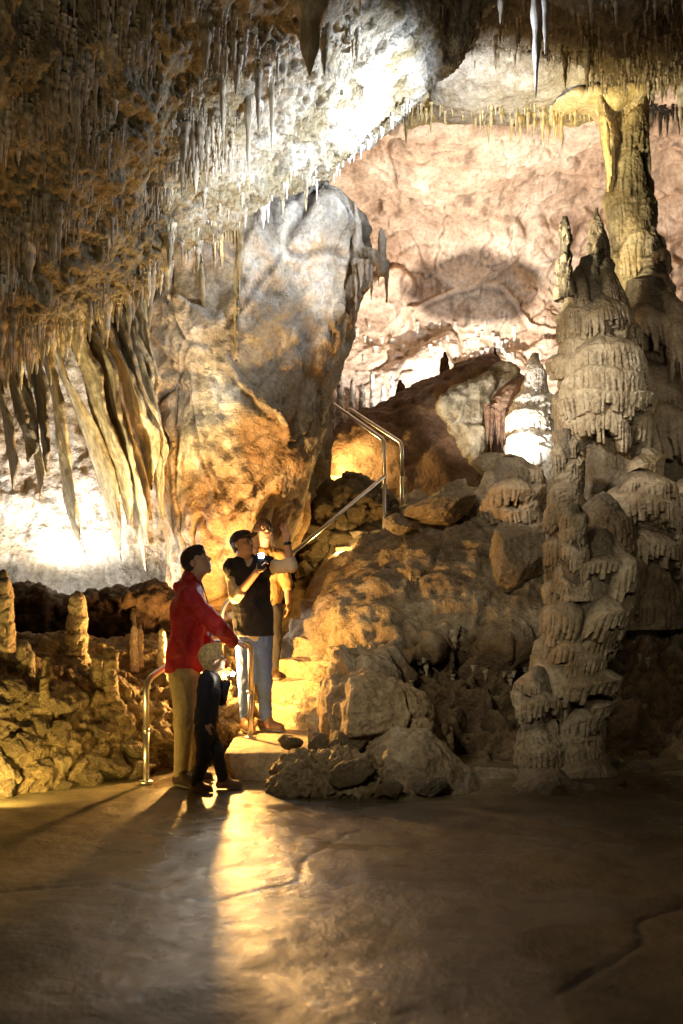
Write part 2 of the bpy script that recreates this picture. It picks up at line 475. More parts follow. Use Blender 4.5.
def build_floor():
    nx, ny = 620, 700
    x = np.linspace(-7, 7, nx); y = np.linspace(-3.0, 15.5, ny)
    y = np.where(True, y, y)
    Y, X = np.meshgrid(y, x, indexing='ij')
    p = np.stack([X, Y, X * 0], -1).reshape(-1, 3)
    z = .022 * fbm(p * .8, 4, 3) + .006 * fbm(p * 4, 3, 5) - .006
    wob = .03 * fbm(p * 5, 3, 8) + .022 * fbm(p * 15, 3, 9) + .05 * fbm(p * 1.6, 2, 18)
    crack = [fl(-40, 893), fl(60, 885), fl(120, 882), fl(215, 900), fl(300, 880), fl(303, 862), fl(345, 832), fl(368, 828)]
    crack2 = [fl(560, 990), fl(640, 945), fl(640, 920), fl(760, 880)]
    Xw = X.ravel() + wob; Yw = Y.ravel() + wob * .7
    d = np.minimum(polyl(crack, Xw, Yw), polyl(crack2, Xw, Yw))
    z -= .011 * (1 - sst(.002, .018, d))
    t = np.ones((len(p), 3)) * (.35 + .65 * sst(.002, .022, d))[:, None]
    far = sst(6.5, 8.5, Y.ravel())
    t *= (1 + .25 * far)[:, None]
    p[:, 2] = z
    Q = grid_quads(ny, nx)
    me = mesh_np('cave_floor', p, Q, t)
    at = me.attributes.new('wet', 'FLOAT', 'POINT')
    pl = fbm(p * [.9, .9, 1], 4, 333)
    ln = -.78 + .09 * (Y.ravel() - 7)
    wet = np.clip(np.exp(-((X.ravel() + .62) / .85) ** 2) * 1.1 * (.25 + .75 * sst(3.0, 5.6, Y.ravel())) + .7 * sst(.0, .35, pl) * sst(-1.6, -.2, X.ravel()) + .25 + .3 * sst(0, .3, pl), 0, 1)
    at.data.foreach_set('value', wet.astype(np.float32))
    tag(link('cave_floor', me, M_floor), kind='structure')
build_floor()

# ------------------------------------------------------------------ near ceiling
edge = [(-260, 380, 8.0), (-120, 360, 8.3), (0, 342, 8.6), (60, 322, 8.7), (112, 300, 8.8), (160, 262, 9.0), (205, 228, 9.2), (262, 196, 9.3), (330, 172, 9.4), (385, 130, 9.4), (432, 82, 9.5), (475, 20, 9.6), (520, -60, 9.8), (600, -190, 10)]
def ceil_rows():
    E = [P(*e) for e in edge]
    rows = []
    rows.append([(x + .2, y + 2.2, z + 2.6) for x, y, z in E])
    rows.append([(x + .1, y + .8, z + .75) for x, y, z in E])
    rows.append([(x, y, z) for x, y, z in E])
    rows.append([(x - .1, y - .55, z + .10 + .05 * math.sin(3 * x)) for x, y, z in E])
    rows.append([(x - .2, y - 1.3, z + .38 + max(0, -x) * .04) for x, y, z in E])
    rows.append([(x - .3, y - 2.3, min(z + .9 + max(0, -x) * .10, 7.4)) for x, y, z in E])
    rows.append([(x - .3, y - 3.8, min(z + 1.5 + max(0, -x) * .2, 7.6)) for x, y, z in E])
    rows.append([(x, y - 6.5, 6.4) for x, y, z in E])
    rows.append([(x, y - 11, 6.0) for x, y, z in E])
    return rows
def ceil_disp(V, N):
    f1, f2, c = cell(V * [1.5, 1.5, 1.1], 4)
    d = .16 * fbm(V * .9, 4, 21) + .075 * fbm(V * 3.2, 4, 22) + .065 * ridged(V * [7, 7, 1.8], 3, 23) + .02 * fbm(V * 20, 3, 29)
    d += .14 * (c - .5) * sst(0, .25, f2 - f1)
    return d
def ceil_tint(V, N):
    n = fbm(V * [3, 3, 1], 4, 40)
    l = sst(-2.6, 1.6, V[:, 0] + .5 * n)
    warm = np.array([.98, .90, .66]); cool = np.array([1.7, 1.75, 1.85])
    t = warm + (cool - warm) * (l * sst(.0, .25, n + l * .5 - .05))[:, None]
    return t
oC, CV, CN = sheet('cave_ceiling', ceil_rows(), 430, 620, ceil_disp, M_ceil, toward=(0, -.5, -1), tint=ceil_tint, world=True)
tag(oC, kind='structure')

# far / upper right ceiling
def c2rows():
    E = [(400, 70, 12.4), (470, 78, 12.3), (530, 84, 12.2), (600, 82, 12.0), (640, 88, 12.0), (690, 88, 12), (800, 84, 12), (950, 80, 12)]
    E = [P(*e) for e in E]
    return [[(x, y + 1.6, z + 1.6) for x, y, z in E], [(x, y + .4, z + .35) for x, y, z in E], E,
            [(x, y - .9, z - .05) for x, y, z in E], [(x, y - 2.0, z - .1 + .2 * math.sin(2 * x)) for x, y, z in E],
            [(x, y - 3.4, z - .1) for x, y, z in E], [(x, y - 5.5, z + .3) for x, y, z in E], [(x, y - 9, z - .2) for x, y, z in E]]
def c2disp(V, N):
    f1, f2, c = cell(V * 1.1, 14)
    return .22 * fbm(V * .8, 4, 31) + .09 * fbm(V * 3, 4, 32) + .03 * ridged(V * 7, 3, 33) + .18 * (c - .5) * sst(0, .3, f2 - f1)
oC2, C2V, C2N = sheet('cave_ceiling', c2rows(), 260, 330, c2disp, M_ceil, toward=(0, -.5, -1), world=True, tint=lambda V, N: np.ones((len(V), 3)) * [.62, .56, .47])
tag(oC2, kind='structure')

# ------------------------------------------------------------------ back wall
bw = []
for (py, Y, bul) in [(30, 12.8, 0), (90, 14.6, .0), (150, 17.2, .2), (230, 19.2, .3), (310, 19.6, .2), (355, 19.1, .1), (410, 18.6, 0), (470, 18.2, 0), (600, 17.8, 0)]:
    row = []
    for px in (150, 240, 300, 360, 430, 500, 570, 640, 700, 780, 900):
        dome = ((px - 520) / 300) ** 2
        row.append((px, py + 12 * math.sin(px / 60), Y - 1.3 * dome + bul * math.sin(px / 45.0)))
    bw.append(row)
def bwdisp(V, N):
    f1, f2, c = cell(V * [.5, .5, .8] + .3 * np.stack([fbm(V, 2, 1)] * 3, 1), 51)
    W = V + np.stack([V[:, 2] * .5, V[:, 0] * 0, -V[:, 0] * .5], 1)
    h1, h2, c3 = cell(W * [1.2, 1.2, 2.6] + .4 * np.stack([fbm(V * 3, 2, 6)] * 3, 1), 57)
    g1, g2, c2 = cell(V * [1.2, 1.2, 1.5] + .4 * np.stack([fbm(V * 2, 2, 2)] * 3, 1), 53)
    return .35 * fbm(V * .5, 4, 50) + .07 * fbm(V * 1.8, 4, 52) + .4 * (c - .5) * sst(0, .10, f2 - f1) + .10 * (c2 - .5) * sst(0, .12, g2 - g1) - .05 * (1 - sst(0, .04, g2 - g1)) * sst(-.2, .3, fbm(V * .7, 2, 58)) + .02 * (c3 - .5) * sst(0, .2, h2 - h1) + .02 * ridged(V * [1.4, 1.4, .7], 3, 59) + .018 * fbm(V * 8, 3, 56)
def bwtint(V, N):
    n = fbm(V * .7, 4, 60); n2 = fbm(V * [2.5, 2.5, .8], 4, 61)
    px = V[:, 0] * F / V[:, 1] + HX; z = V[:, 2]
    red = sst(-.1, .5, n + .45 * sst(6.6, 8.4, z) - .22 + .3 * sst(1.0, -2.0, V[:, 0]))
    cream = np.array([1.25, 1.2, 1.08]); rd = np.array([1.0, .87, .72])
    t = cream + (rd - cream) * red[:, None]
    low = sst(6.0, 5.0, z + .3 * n)
    t = t + (np.array([1.22, 1.24, 1.26]) - t) * low[:, None]
    g1, g2, c2 = cell(V * [1.2, 1.2, 1.5] + .4 * np.stack([fbm(V * 2, 2, 2)] * 3, 1), 53)
    dr = 1 - .45 * sst(.12, .4, fbm(V * [5, 5, .7], 3, 63)) * sst(-.1, .3, n)
    return t * ((1 + .3 * n2) * (1 - .25 * (1 - sst(0, .03, g2 - g1)) * sst(0, .3, n2)) * dr)[:, None]  # shade along the cell cracks is painted into the tint
oB, BV, BN = sheet('cave_wall', bw, 420, 620, bwdisp, M_back, toward=(0, -1, 0), tint=bwtint)
tag(oB, kind='structure')

# ------------------------------------------------------------------ left wall
lw = []
for (py, Y, u) in [(150, 10.6, 0), (240, 11.0, 0), (300, 11.2, 0), (380, 11.3, 0), (460, 11.2, 0), (520, 11.1, 0), (570, 11.1, 0), (600, 11.2, 0), (640, 11.3, 0), (760, 11.2, 0)]:
    lw.append([(px, py, Y + d) for px, d in ((-330, -1.6), (-180, -1.0), (-80, -.4), (0, 0), (70, .15), (130, .1), (190, .2), (250, .5), (330, 1.3))])
def lwdisp(V, N):
    f1, f2, c = cell(V * [1.1, 1.1, .7], 71)
    return .2 * fbm(V * .9, 4, 70) + .07 * fbm(V * [4, 4, 1.2], 4, 72) + .12 * (c - .5) * sst(0, .2, f2 - f1) + .02 * fbm(V * 12, 3, 73)
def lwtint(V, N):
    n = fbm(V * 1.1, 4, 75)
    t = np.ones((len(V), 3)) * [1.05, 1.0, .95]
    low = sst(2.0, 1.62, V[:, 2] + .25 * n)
    return t * (1 - .85 * low)[:, None]  # shade of the hollow painted onto the wall foot
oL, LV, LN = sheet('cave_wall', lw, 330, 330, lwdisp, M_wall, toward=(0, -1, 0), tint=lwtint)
tag(oL, kind='structure')

# right side wall far behind the stalagmites
rwl = [[(px, py, Y + (900 - px) * .002) for px in (560, 640, 700, 800, 1000)] for py, Y in ((60, 14), (200, 14.6), (320, 14.5), (420, 13.8), (520, 13), (640, 12.6))]
def px_prof(rows, Y, sq=1):
    """rows: (centre px, py, half width px) from the foot up"""
    out = []
    for r in rows:
        cx, py, w = r[:3]; yy = Y + (r[3] if len(r) > 3 else 0)
        x, _, z = P(cx, py, yy); out.append((x, yy, z, w * yy / F))
    return out

# ------------------------------------------------------------------ leaning rock
def bdisp(V, N):
    f1, f2, c = cell(V * [.9, .9, .6] + .25 * np.stack([fbm(V * 1.5, 2, 3)] * 3, 1), 81)
    g1, g2, c2 = cell(V * [2.2, 2.2, 1.6] + .3 * np.stack([fbm(V * 2, 2, 4)] * 3, 1), 83)
    fold = np.abs(gn(V * [1.6, 1.6, .45], 85))
    return .13 * fbm(V * 1.0, 4, 80) + .20 * (c - .5) * sst(0, .12, f2 - f1) + .06 * (c2 - .5) * sst(0, .12, g2 - g1) - .05 * (1 - sst(0, .05, f2 - f1)) + .035 * fbm(V * 4.5, 4, 86) + .010 * ridged(V * 13, 3, 87) - .10 * fold
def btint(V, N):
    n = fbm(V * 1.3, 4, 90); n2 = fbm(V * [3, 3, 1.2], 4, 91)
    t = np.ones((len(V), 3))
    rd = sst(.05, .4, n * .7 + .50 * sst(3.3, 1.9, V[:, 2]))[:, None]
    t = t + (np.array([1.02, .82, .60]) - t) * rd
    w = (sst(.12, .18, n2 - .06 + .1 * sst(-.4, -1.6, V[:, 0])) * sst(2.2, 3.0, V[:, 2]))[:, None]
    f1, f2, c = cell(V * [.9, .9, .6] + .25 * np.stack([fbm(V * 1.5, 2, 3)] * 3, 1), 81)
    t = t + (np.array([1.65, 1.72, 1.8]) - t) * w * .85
    return t * ((1 - .4 * (1 - sst(0, .06, f2 - f1))) * (1 - .5 * sst(4.7, 5.1, V[:, 2] + .15 * n)))[:, None]  # painted shade: in the cracks, and the ceiling's shadow on the top
BP = [(110, 180), (240, 190), (278, 190), (330, 192), (362, 214), (372, 258), (368, 300), (354, 345), (326, 400), (330, 440), (310, 490), (298, 540), (286, 580), (262, 612), (200, 620), (165, 612), (168, 560), (160, 500), (150, 420), (120, 330), (80, 260)]
def byb(X, Z):                       # the base runs back into the wall, the top leans out
    return .55 * sst(3.2, .9, Z) + .35 * sst(-1.2, -2.4, X)
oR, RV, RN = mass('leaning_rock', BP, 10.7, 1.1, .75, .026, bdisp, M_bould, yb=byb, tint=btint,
     label='huge leaning cream and orange rock hanging down behind the four visitors', cat='rock')

# ledge growth on the rock's right shoulder
# ------------------------------------------------------------------ brown hill beyond the rail
def hilld(V, N):
    f1, f2, c = cell(V * 1.3, 101)
    return .16 * fbm(V * .9, 4, 100) + .12 * (c - .5) * sst(0, .15, f2 - f1) + .06 * ridged(V * 3, 4, 102) + .02 * fbm(V * 12, 3, 103)
mass('brown_rock_slope', [(300, 470), (345, 425), (385, 408), (425, 382), (455, 364), (500, 362), (518, 380), (560, 420), (600, 470), (600, 600), (300, 600)], 14.6, 1.0, .6, .045, hilld, M_hill,
     label='large red-brown rock slope rising behind the upper handrail', cat='rock')
# pale slab on its shoulder with dark drips
def slabd(V, N):
    f1, f2, c = cell(V * 3, 112)
    return .07 * fbm(V * 2, 4, 110) + .04 * ridged(V * 6, 3, 111) + .12 * (c - .5) * sst(0, .1, f2 - f1)
mass('pale_slab', [(438, 402), (470, 384), (512, 364), (522, 372), (506, 392), (490, 412), (486, 436), (478, 462), (470, 466), (462, 440), (446, 420)], 13.4, .22, .12, .02, slabd, M_flow2, tint=lambda V, N: np.ones((len(V), 3)) * [1.5, 1.55, 1.55],
     label='pale tilted limestone slab lying against the red-brown rock slope', cat='rock')
def curt(V, N):
    D, E = caps_field(V[:, 0], V[:, 2], CURT, 4, 40, .03); return D * np.clip(-N[:, 1], 0, 1) + .03 * fbm(V * 4, 3, 120)
CURT = [(P(x, y, 13.1)[0], P(x, y, 13.1)[2], .22, .5, .16) for x, y in ((500, 392), (512, 384), (524, 378), (535, 372), (506, 410), (520, 402), (530, 392))]
mass('drip_curtain', [(488, 402), (506, 382), (530, 372), (540, 385), (528, 405), (520, 440), (506, 446), (496, 428)], 13.25, .3, .2, .025, curt, M_hill,
     label='dark curtain of stone drips beside the bright white stalagmite', cat='formation')

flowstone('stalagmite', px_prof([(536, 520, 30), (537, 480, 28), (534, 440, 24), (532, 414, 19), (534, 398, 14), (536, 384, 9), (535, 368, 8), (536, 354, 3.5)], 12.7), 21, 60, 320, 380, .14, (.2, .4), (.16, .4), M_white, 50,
          label='brightly lit white stalagmite in the gap left of the giant stalagmite', cat='stalagmite')
# little stalagmites on the hill crest
for cx, b, t, w, lab in ((445, 376, 352, 3.5, 'small dark stalagmite on the crest of the red-brown slope'), (495, 366, 348, 2.6, 'tiny stalagmite on the crest left of the bright white one'),
                          (400, 408, 380, 6, 'stubby dark stalagmite at the foot of the white lit wall')):
    flowstone('stalagmite', px_prof([(cx, b + 8, w * 1.6), (cx, b, w * 1.3), (cx, (b + t) / 2, w), (cx, t, w * .4)], 14.6), cx, 14, 60, 80, .04, (.1, .2), (.05, .1), M_hill, 30, label=lab)

# ------------------------------------------------------------------ giant stalagmite group
GS = px_prof([(612, 640, 74), (612, 590, 68), (608, 555, 56), (604, 520, 47), (602, 480, 44), (600, 440, 42), (598, 400, 40), (598, 365, 35), (597, 330, 31), (594, 300, 25), (592, 275, 19), (593, 258, 15)], 10.6)
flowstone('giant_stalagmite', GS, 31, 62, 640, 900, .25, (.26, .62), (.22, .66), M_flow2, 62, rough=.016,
          label='giant tiered brown stalagmite with draped ledges, tallest on the right', cat='stalagmite')
flowstone('stalagmite', px_prof([(566, 300, 12), (564, 275, 8), (565, 250, 6.5), (565, 228, 5.6), (565, 217, 3)], 10.4), 32, 30, 120, 200, .03, (.1, .2), (.05, .1), M_flow, 40, label='slim finger stalagmite on the left shoulder of the giant stalagmite')
flowstone('stalagmite', px_prof([(598, 300, 18), (598, 270, 15), (598, 245, 10), (597, 225, 6), (597, 208, 2)], 10.9), 33, 40, 120, 200, .05, (.1, .25), (.06, .14), M_flow, 40, label='pointed dark cone stalagmite between the finger and the hanging column')
# second one behind
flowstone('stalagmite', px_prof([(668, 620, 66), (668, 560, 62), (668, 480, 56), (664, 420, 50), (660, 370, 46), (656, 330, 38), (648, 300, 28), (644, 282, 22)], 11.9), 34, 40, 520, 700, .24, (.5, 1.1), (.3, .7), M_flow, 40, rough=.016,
          label='broad brown stalagmite with long flutes behind the giant one', cat='stalagmite')
flowstone('stalagmite', px_prof([(655, 300, 20), (655, 270, 15), (654, 245, 10), (652, 228, 5)], 12.0), 35, 50, 140, 220, .08, (.1, .25), (.06, .16), M_flow, 34, label='knobbly dark cone beside the foot of the hanging column')
# the column
flowstone('hanging_column', px_prof([(634, 320, 16), (633, 285, 17), (631, 250, 18), (630, 215, 20), (629, 185, 20), (628, 160, 19), (627, 130, 17), (626, 105, 17), (626, 88, 22), (626, 66, 40)], 12.2), 36, 34, 320, 500, .13, (.5, 1.1), (.2, .4), M_drap, 45, rough=.02, drop=.2,
          label='tall fluted yellow column joining the ceiling to the stalagmites', cat='column', tintf=lambda V: (.42 + .58 * sst(-.1, .25, fbm(V * [1.2, 1.2, .8], 3, 5)))[:, None] * np.array([1, .95, .85]))

# wall to the far right behind the stalagmites
def rwd(V, N): return .2 * fbm(V * .8, 4, 150) + .08 * ridged(V * 2.5, 4, 151)

# ------------------------------------------------------------------ flowstone mound
def mcaps():
    R_ = np.random.default_rng(77); c = []
    for _ in range(330):
        x = R_.uniform(-.7, 3.4); z = R_.uniform(.7, 2.6)
        c.append((x, z, R_.uniform(.08, .26), R_.uniform(.12, .38), R_.uniform(.03, .11)))
    return c
MC = mcaps()
def md(V, N):
    D, E = caps_field(V[:, 0], V[:, 2], MC, 8, 60)
    f1, f2, c = cell(V * 2.0, 131)
    steep = np.clip(1.2 - N[:, 2], 0.15, 1)
    low = sst(1.25, .8, V[:, 2])
    g1, g2, c2 = cell(V * 6, 132)
    sm = sst(.6, -.2, V[:, 0] + (1.6 - V[:, 2]) * .3)
    return .12 * fbm(V * 1.1, 4, 130) + D * steep * (1 - .75 * sm) + .20 * (c - .5) * sst(0, .12, f2 - f1) * (1 - .8 * sm) + .10 * ridged(V * 1.6, 4, 138) * (1 - .5 * sm) + .05 * fbm(V * 5, 4, 133) * (1 - .3 * sm) + .015 * ridged(V * 14, 3, 134) + low * (.20 * (.5 - g1) + .12 * fbm(V * [9, 9, 3], 3, 139) + .22 * fbm(V * [2.4, 2.4, 1.6], 3, 137) + .12 * ridged(V * [4, 4, 2], 3, 136) - .06)
def mrec(X, Z):
    n = .10 * fbm(np.stack([X * 2.5, Z * 2.5, X * 0], -1).reshape(-1, 3), 3, 140).reshape(X.shape)
    top = np.interp(X, [-.8, -.38, -.12, .35, .8, 1.2, 1.6, 2.3, 2.6, 3.6], [-.5, -.5, .52, .72, .92, 1.12, 1.1, 1.25, 1.35, 1.35]) + n
    return .55 * sst(top + .05, top - .3, Z) 
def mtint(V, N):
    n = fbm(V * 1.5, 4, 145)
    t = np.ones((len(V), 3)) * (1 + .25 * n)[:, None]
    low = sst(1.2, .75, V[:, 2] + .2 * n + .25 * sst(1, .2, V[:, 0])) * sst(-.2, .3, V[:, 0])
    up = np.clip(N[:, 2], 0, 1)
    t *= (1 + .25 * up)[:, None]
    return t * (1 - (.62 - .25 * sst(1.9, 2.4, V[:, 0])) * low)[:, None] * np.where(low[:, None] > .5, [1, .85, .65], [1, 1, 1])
MP = [(298, 760), (300, 700), (302, 650), (309, 612), (319, 578), (341, 550), (371, 530), (398, 516), (430, 506), (470, 497), (520, 480), (570, 490), (610, 545), (660, 562), (760, 568), (860, 590), (860, 860), (300, 860)]
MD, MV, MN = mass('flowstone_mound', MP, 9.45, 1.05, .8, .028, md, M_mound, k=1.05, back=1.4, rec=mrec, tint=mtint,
     label='broad grey-brown flowstone mound sloping up right of the stairs', cat='rock mound')

def blob(name, px, py, Y, rx, rz, ry, seed, mat, label, planes=9, ax=.0, rough=.05, cat='boulder', h=6, parent=None, group=None):
    """an angular boulder: a ball cut by random planes and roughened"""
    o = link(name, rock_mesh(seed, planes, rough, h, (rx, ry, rz)), mat)
    o.location = P(px, py, Y); o.rotation_euler = (0, ax, 0)
    return tag(o, label, cat, group)

def rock_mesh(seed, planes=9, rough=.05, sub=4, scl=(1, 1, 1)):
    import bmesh
    bm = bmesh.new(); bmesh.ops.create_icosphere(bm, subdivisions=sub, radius=1)
    V = np.array([v.co[:] for v in bm.verts]); R_ = np.random.default_rng(seed)
    for _ in range(planes):
        n = R_.normal(size=3); n /= np.linalg.norm(n); d = R_.uniform(.55, .88)
        ov = np.clip(V @ n - d, 0, None); V -= ov[:, None] * n * .93
    l = np.linalg.norm(V, axis=1, keepdims=True)
    V = V * (1 + rough * 1.6 * fbm(V * 1.7 + seed, 4, seed)[:, None] + rough * .9 * fbm(V * 6 + seed, 4, seed + 3)[:, None] + rough * .5 * ridged(V * 3.5 + seed, 3, seed + 5)[:, None])
    V = V * np.array(scl)
    for v, c in zip(bm.verts, V): v.co = c
    me = bpy.data.meshes.new('boulder'); bm.to_mesh(me); bm.free()
    me.polygons.foreach_set('use_smooth', np.ones(len(me.polygons), bool))
    put_tint(me); return me

blob('boulder', 442, 508, 10.6, .44, .22, .4, 201, M_mound, 'rounded grey boulder at the top of the mound beside the rail post', ax=-.25)
blob('boulder', 398, 524, 10.55, .16, .11, .15, 202, M_mound, 'small grey stone at the foot of the nearer upper rail post', ax=.3)
blob('boulder', 516, 556, 9.9, .33, .40, .3, 203, M_flow2, 'slanted pale block with an orange underside wedged in the mound', ax=.55, planes=12)
blob('boulder', 500, 470, 11.4, .34, .22, .3, 204, M_mound, 'dark knobbly boulder between the mound and the pale slab')
flowstone('flowstone_tier', px_prof([(512, 560, 24), (512, 535, 30), (508, 510, 30), (512, 490, 33), (514, 470, 26), (510, 458, 15)], 10.8), 41, 40, 260, 300, .12, (.18, .34), (.16, .36), M_flow, 60, label='low brown tier of flowstone left of the giant stalagmite', cat='formation')
flowstone('flowstone_tier', px_prof([(566, 640, 18), (565, 600, 19), (562, 560, 18), (565, 520, 17), (567, 480, 14), (566, 450, 12), (564, 430, 8)], 9.7), 42, 50, 300, 480, .08, (.18, .36), (.14, .3), M_flow2, 70, label='narrow tiered pillar directly above the foreground stalagmite', cat='formation')
for q, (cx, t, b, w, Y, lab) in enumerate(((640, 470, 600, 44, 9.9, 'bulging fluted tier at the right foot of the giant stalagmite'), (603, 495, 600, 34, 9.6, 'fluted round tier in front of the giant stalagmite'), (690, 480, 600, 40, 10.3, 'fluted tier cut by the right picture edge'))):
    flowstone('flowstone_tier', px_prof([(cx, b + 25, w), (cx, b, w * 1.0), (cx, (t + b) / 2 + 15, w * .95), (cx, (t + b) / 2 - 20, w * .8), (cx, t + 12, w * .62), (cx, t, w * .3)], Y), 50 + q, 34, 340, 340, .15, (.3, .6), (.2, .45), M_flow, 62, label=lab, cat='formation')

# foreground stalagmite
FS = px_prof([(574, 790, 46), (572, 775, 39), (568, 750, 36), (566, 725, 34), (568, 700, 35), (573, 670, 34), (579, 640, 34), (586, 610, 35), (591, 585, 34), (595, 562, 29), (597, 545, 22), (594, 530, 16)], 8.3)
flowstone('foreground_stalagmite', FS, 61, 52, 560, 800, .17, (.2, .46), (.16, .46), M_flow2, 75, rough=.012,
          label='leaning tiered stalagmite standing on the floor at front right', cat='stalagmite')
flowstone('stalagmite', px_prof([(578, 600, 16), (574, 575, 15), (574, 545, 13), (574, 520, 11), (575, 505, 7)], 8.15), 62, 40, 160, 220, .04, (.1, .2), (.06, .14), M_flow2, 80, label='short blunt knob leaning on the top of the foreground stalagmite')
flowstone('stalagmite', px_prof([(542, 800, 26), (541, 775, 24), (540, 745, 23), (536, 725, 19), (538, 700, 22), (536, 680, 16), (538, 668, 7)], 8.1), 63, 34, 260, 300, .07, (.15, .3), (.1, .22), M_flow2, 80, label='squat fluted stalagmite joined to the left foot of the foreground stalagmite')

# low foot mounds on the floor
def lowd(V, N): return .05 * fbm(V * 2.2, 4, 170) + .02 * fbm(V * 9, 3, 171)
mass('low_stone_mound', [(506, 812), (512, 790), (528, 770), (556, 768), (580, 785), (640, 792), (650, 815)], 7.55, .3, .2, .014, lowd, M_flow2, label='low smooth stone hump on the floor before the foreground stalagmite', cat='rock')
mass('low_stone_mound', [(440, 806), (460, 775), (480, 768), (520, 772), (600, 780), (700, 770), (800, 780), (800, 806)], 8.1, .45, .25, .02, lowd, M_mound, label='flat grey stone bank along the floor edge at right', cat='rock')

# foreground rock pile
def piled(V, N):
    f1, f2, c = cell(V * 4 + .3 * np.stack([fbm(V * 4, 2, 1)] * 3, 1), 181); g1, g2, c2 = cell(V * 10, 182)
    return .06 * fbm(V * 2.4, 4, 180) + .09 * (c - .5) * sst(0, .2, f2 - f1) + .035 * (c2 - .5) * sst(0, .2, g2 - g1) + .06 * ridged(V * 5, 4, 183) - .03 + .035 * ridged(V * 15, 3, 184)
def smoothd(V, N):
    return .05 * fbm(V * 2.2, 4, 190) + .03 * fbm(V * 7, 4, 191) + .008 * ridged(V * 25, 2, 193)
mass('boulder', [(322, 762), (318, 700), (328, 678), (350, 668), (385, 672), (420, 690), (442, 720), (450, 770)], 8.3, .45, .3, .016, lambda V, N: smoothd(V, N) + .05 * ridged(V * 2.5, 4, 195) + .16 * (cell(V * 2.2, 196)[2] - .5) * sst(0, .1, cell(V * 2.2, 196)[1] - cell(V * 2.2, 196)[0]) - .03, M_mound, label='large rounded boulder at the top of the rock pile by the steps', cat='boulder', tint=lambda V, N: np.ones((len(V), 3)) * [1.0, .9, .75])
mass('flow_covered_rock', [(372, 812), (368, 770), (378, 742), (392, 728), (425, 728), (450, 748), (478, 775), (520, 800), (520, 815)], 7.75, .42, .3, .016, smoothd, M_flow2, label='smooth pale rock coated in flowstone, right half of the rock pile', cat='rock')
mass('craggy_rock', [(274, 806), (276, 775), (290, 762), (320, 757), (350, 752), (380, 760), (396, 780), (398, 808)], 7.55, .35, .22, .011, piled, M_rub, label='craggy pitted brown rock at the left front of the rock pile', cat='rock')

# loose stones
STONES = [rock_mesh(300 + k, 13, .10, 5) for k in range(9)]
def stone(x, y, z, s, mat_i, label, group, asp=None):
    me = STONES[random.randrange(9)]
    key = (me.name, mat_i.name)
    if key not in _sc:
        c = me.copy(); c.materials.clear(); c.materials.append(mat_i); _sc[key] = c
    o = bpy.data.objects.new('loose_rock', _sc[key]); COL.objects.link(o)
    o.location = (x, y, z); a = asp or (random.uniform(.8, 1.3), random.uniform(.8, 1.2), random.uniform(.6, .95))
    o.scale = (s * a[0], s * a[1], s * a[2]); o.rotation_euler = (random.uniform(-.5, .5), random.uniform(-.5, .5), random.uniform(0, 6.3))
    return tag(o, label, 'rock', group)
_sc = {}
for px, py, Y, s, lab in ((290, 742, 7.9, .10, 'thin dark stone lying on the edge of the stone platform'), (318, 745, 7.85, .13, 'angular stone between platform and rock pile'),
                          (345, 742, 7.9, .14, 'brown stone wedged under the large rounded boulder'), (352, 775, 7.2, .15, 'tilted flat stone in the middle of the rock pile'),
                          (305, 755, 7.7, .08, 'small stone beside the platform edge'), (390, 796, 7.15, .10, 'pitted stone at the foot of the rock pile'), (430, 795, 7.3, .12, 'rough stone below the smooth coated rock'),
                          (605, 772, 8.4, .10, 'round stone right of the foreground stalagmite foot'), (640, 780, 8.2, .09, 'grey stone in the dark hollow at right'), (622, 800, 7.6, .04, 'small pale pebble on the floor at right'),
                          (575, 805, 7.4, .035, 'tiny stone on the floor before the foreground stalagmite')):
    x, y, z = P(px, py, Y); stone(x, y, max(z, s * .4), s, M_rub if px < 400 else M_mound, lab, None)

# ------------------------------------------------------------------ stairs
def block(name, x0, x1, y0, y1, z0, z1, mat, parent=None, yaw=0.0, piv=None, seed=1, amp=.012, n=26):
    """a worn stone block with slightly uneven rounded faces"""
    import bmesh
    bm = bmesh.new(); bmesh.ops.create_cube(bm, size=1)
    bmesh.ops.subdivide_edges(bm, edges=bm.edges[:], cuts=n, use_grid_fill=True)
    V = np.array([v.co[:] for v in bm.verts]) * 2
    S = np.array([(x1 - x0) / 2, (y1 - y0) / 2, (z1 - z0) / 2]); C_ = np.array([(x0 + x1) / 2, (y0 + y1) / 2, (z0 + z1) / 2])
    W = V * S; rr = .02
    inner = np.clip(W, -(S - rr), S - rr); dlt = W - inner; l = np.linalg.norm(dlt, axis=1, keepdims=True); l[l == 0] = 1
    W = inner + dlt / l * np.minimum(l, rr)
    W = W + C_
    W = W + (amp * np.stack([fbm(W * 4, 3, seed), fbm(W * 4 + 9, 3, seed + 1), fbm(W * 4 + 5, 3, seed + 2)], 1)) * 1.0
    if yaw:
        c, s = math.cos(yaw), math.sin(yaw); px_, py_ = piv
        X = W[:, 0] - px_; Y = W[:, 1] - py_
        W = np.stack([px_ + c * X - s * Y, py_ + s * X + c * Y, W[:, 2]], 1)
    for v, q in zip(bm.verts, W): v.co = q
    me = bpy.data.meshes.new(name); bm.to_mesh(me); bm.free()
    me.polygons.foreach_set('use_smooth', np.ones(len(me.polygons), bool)); put_tint(me)
    return link(name, me, mat, parent)

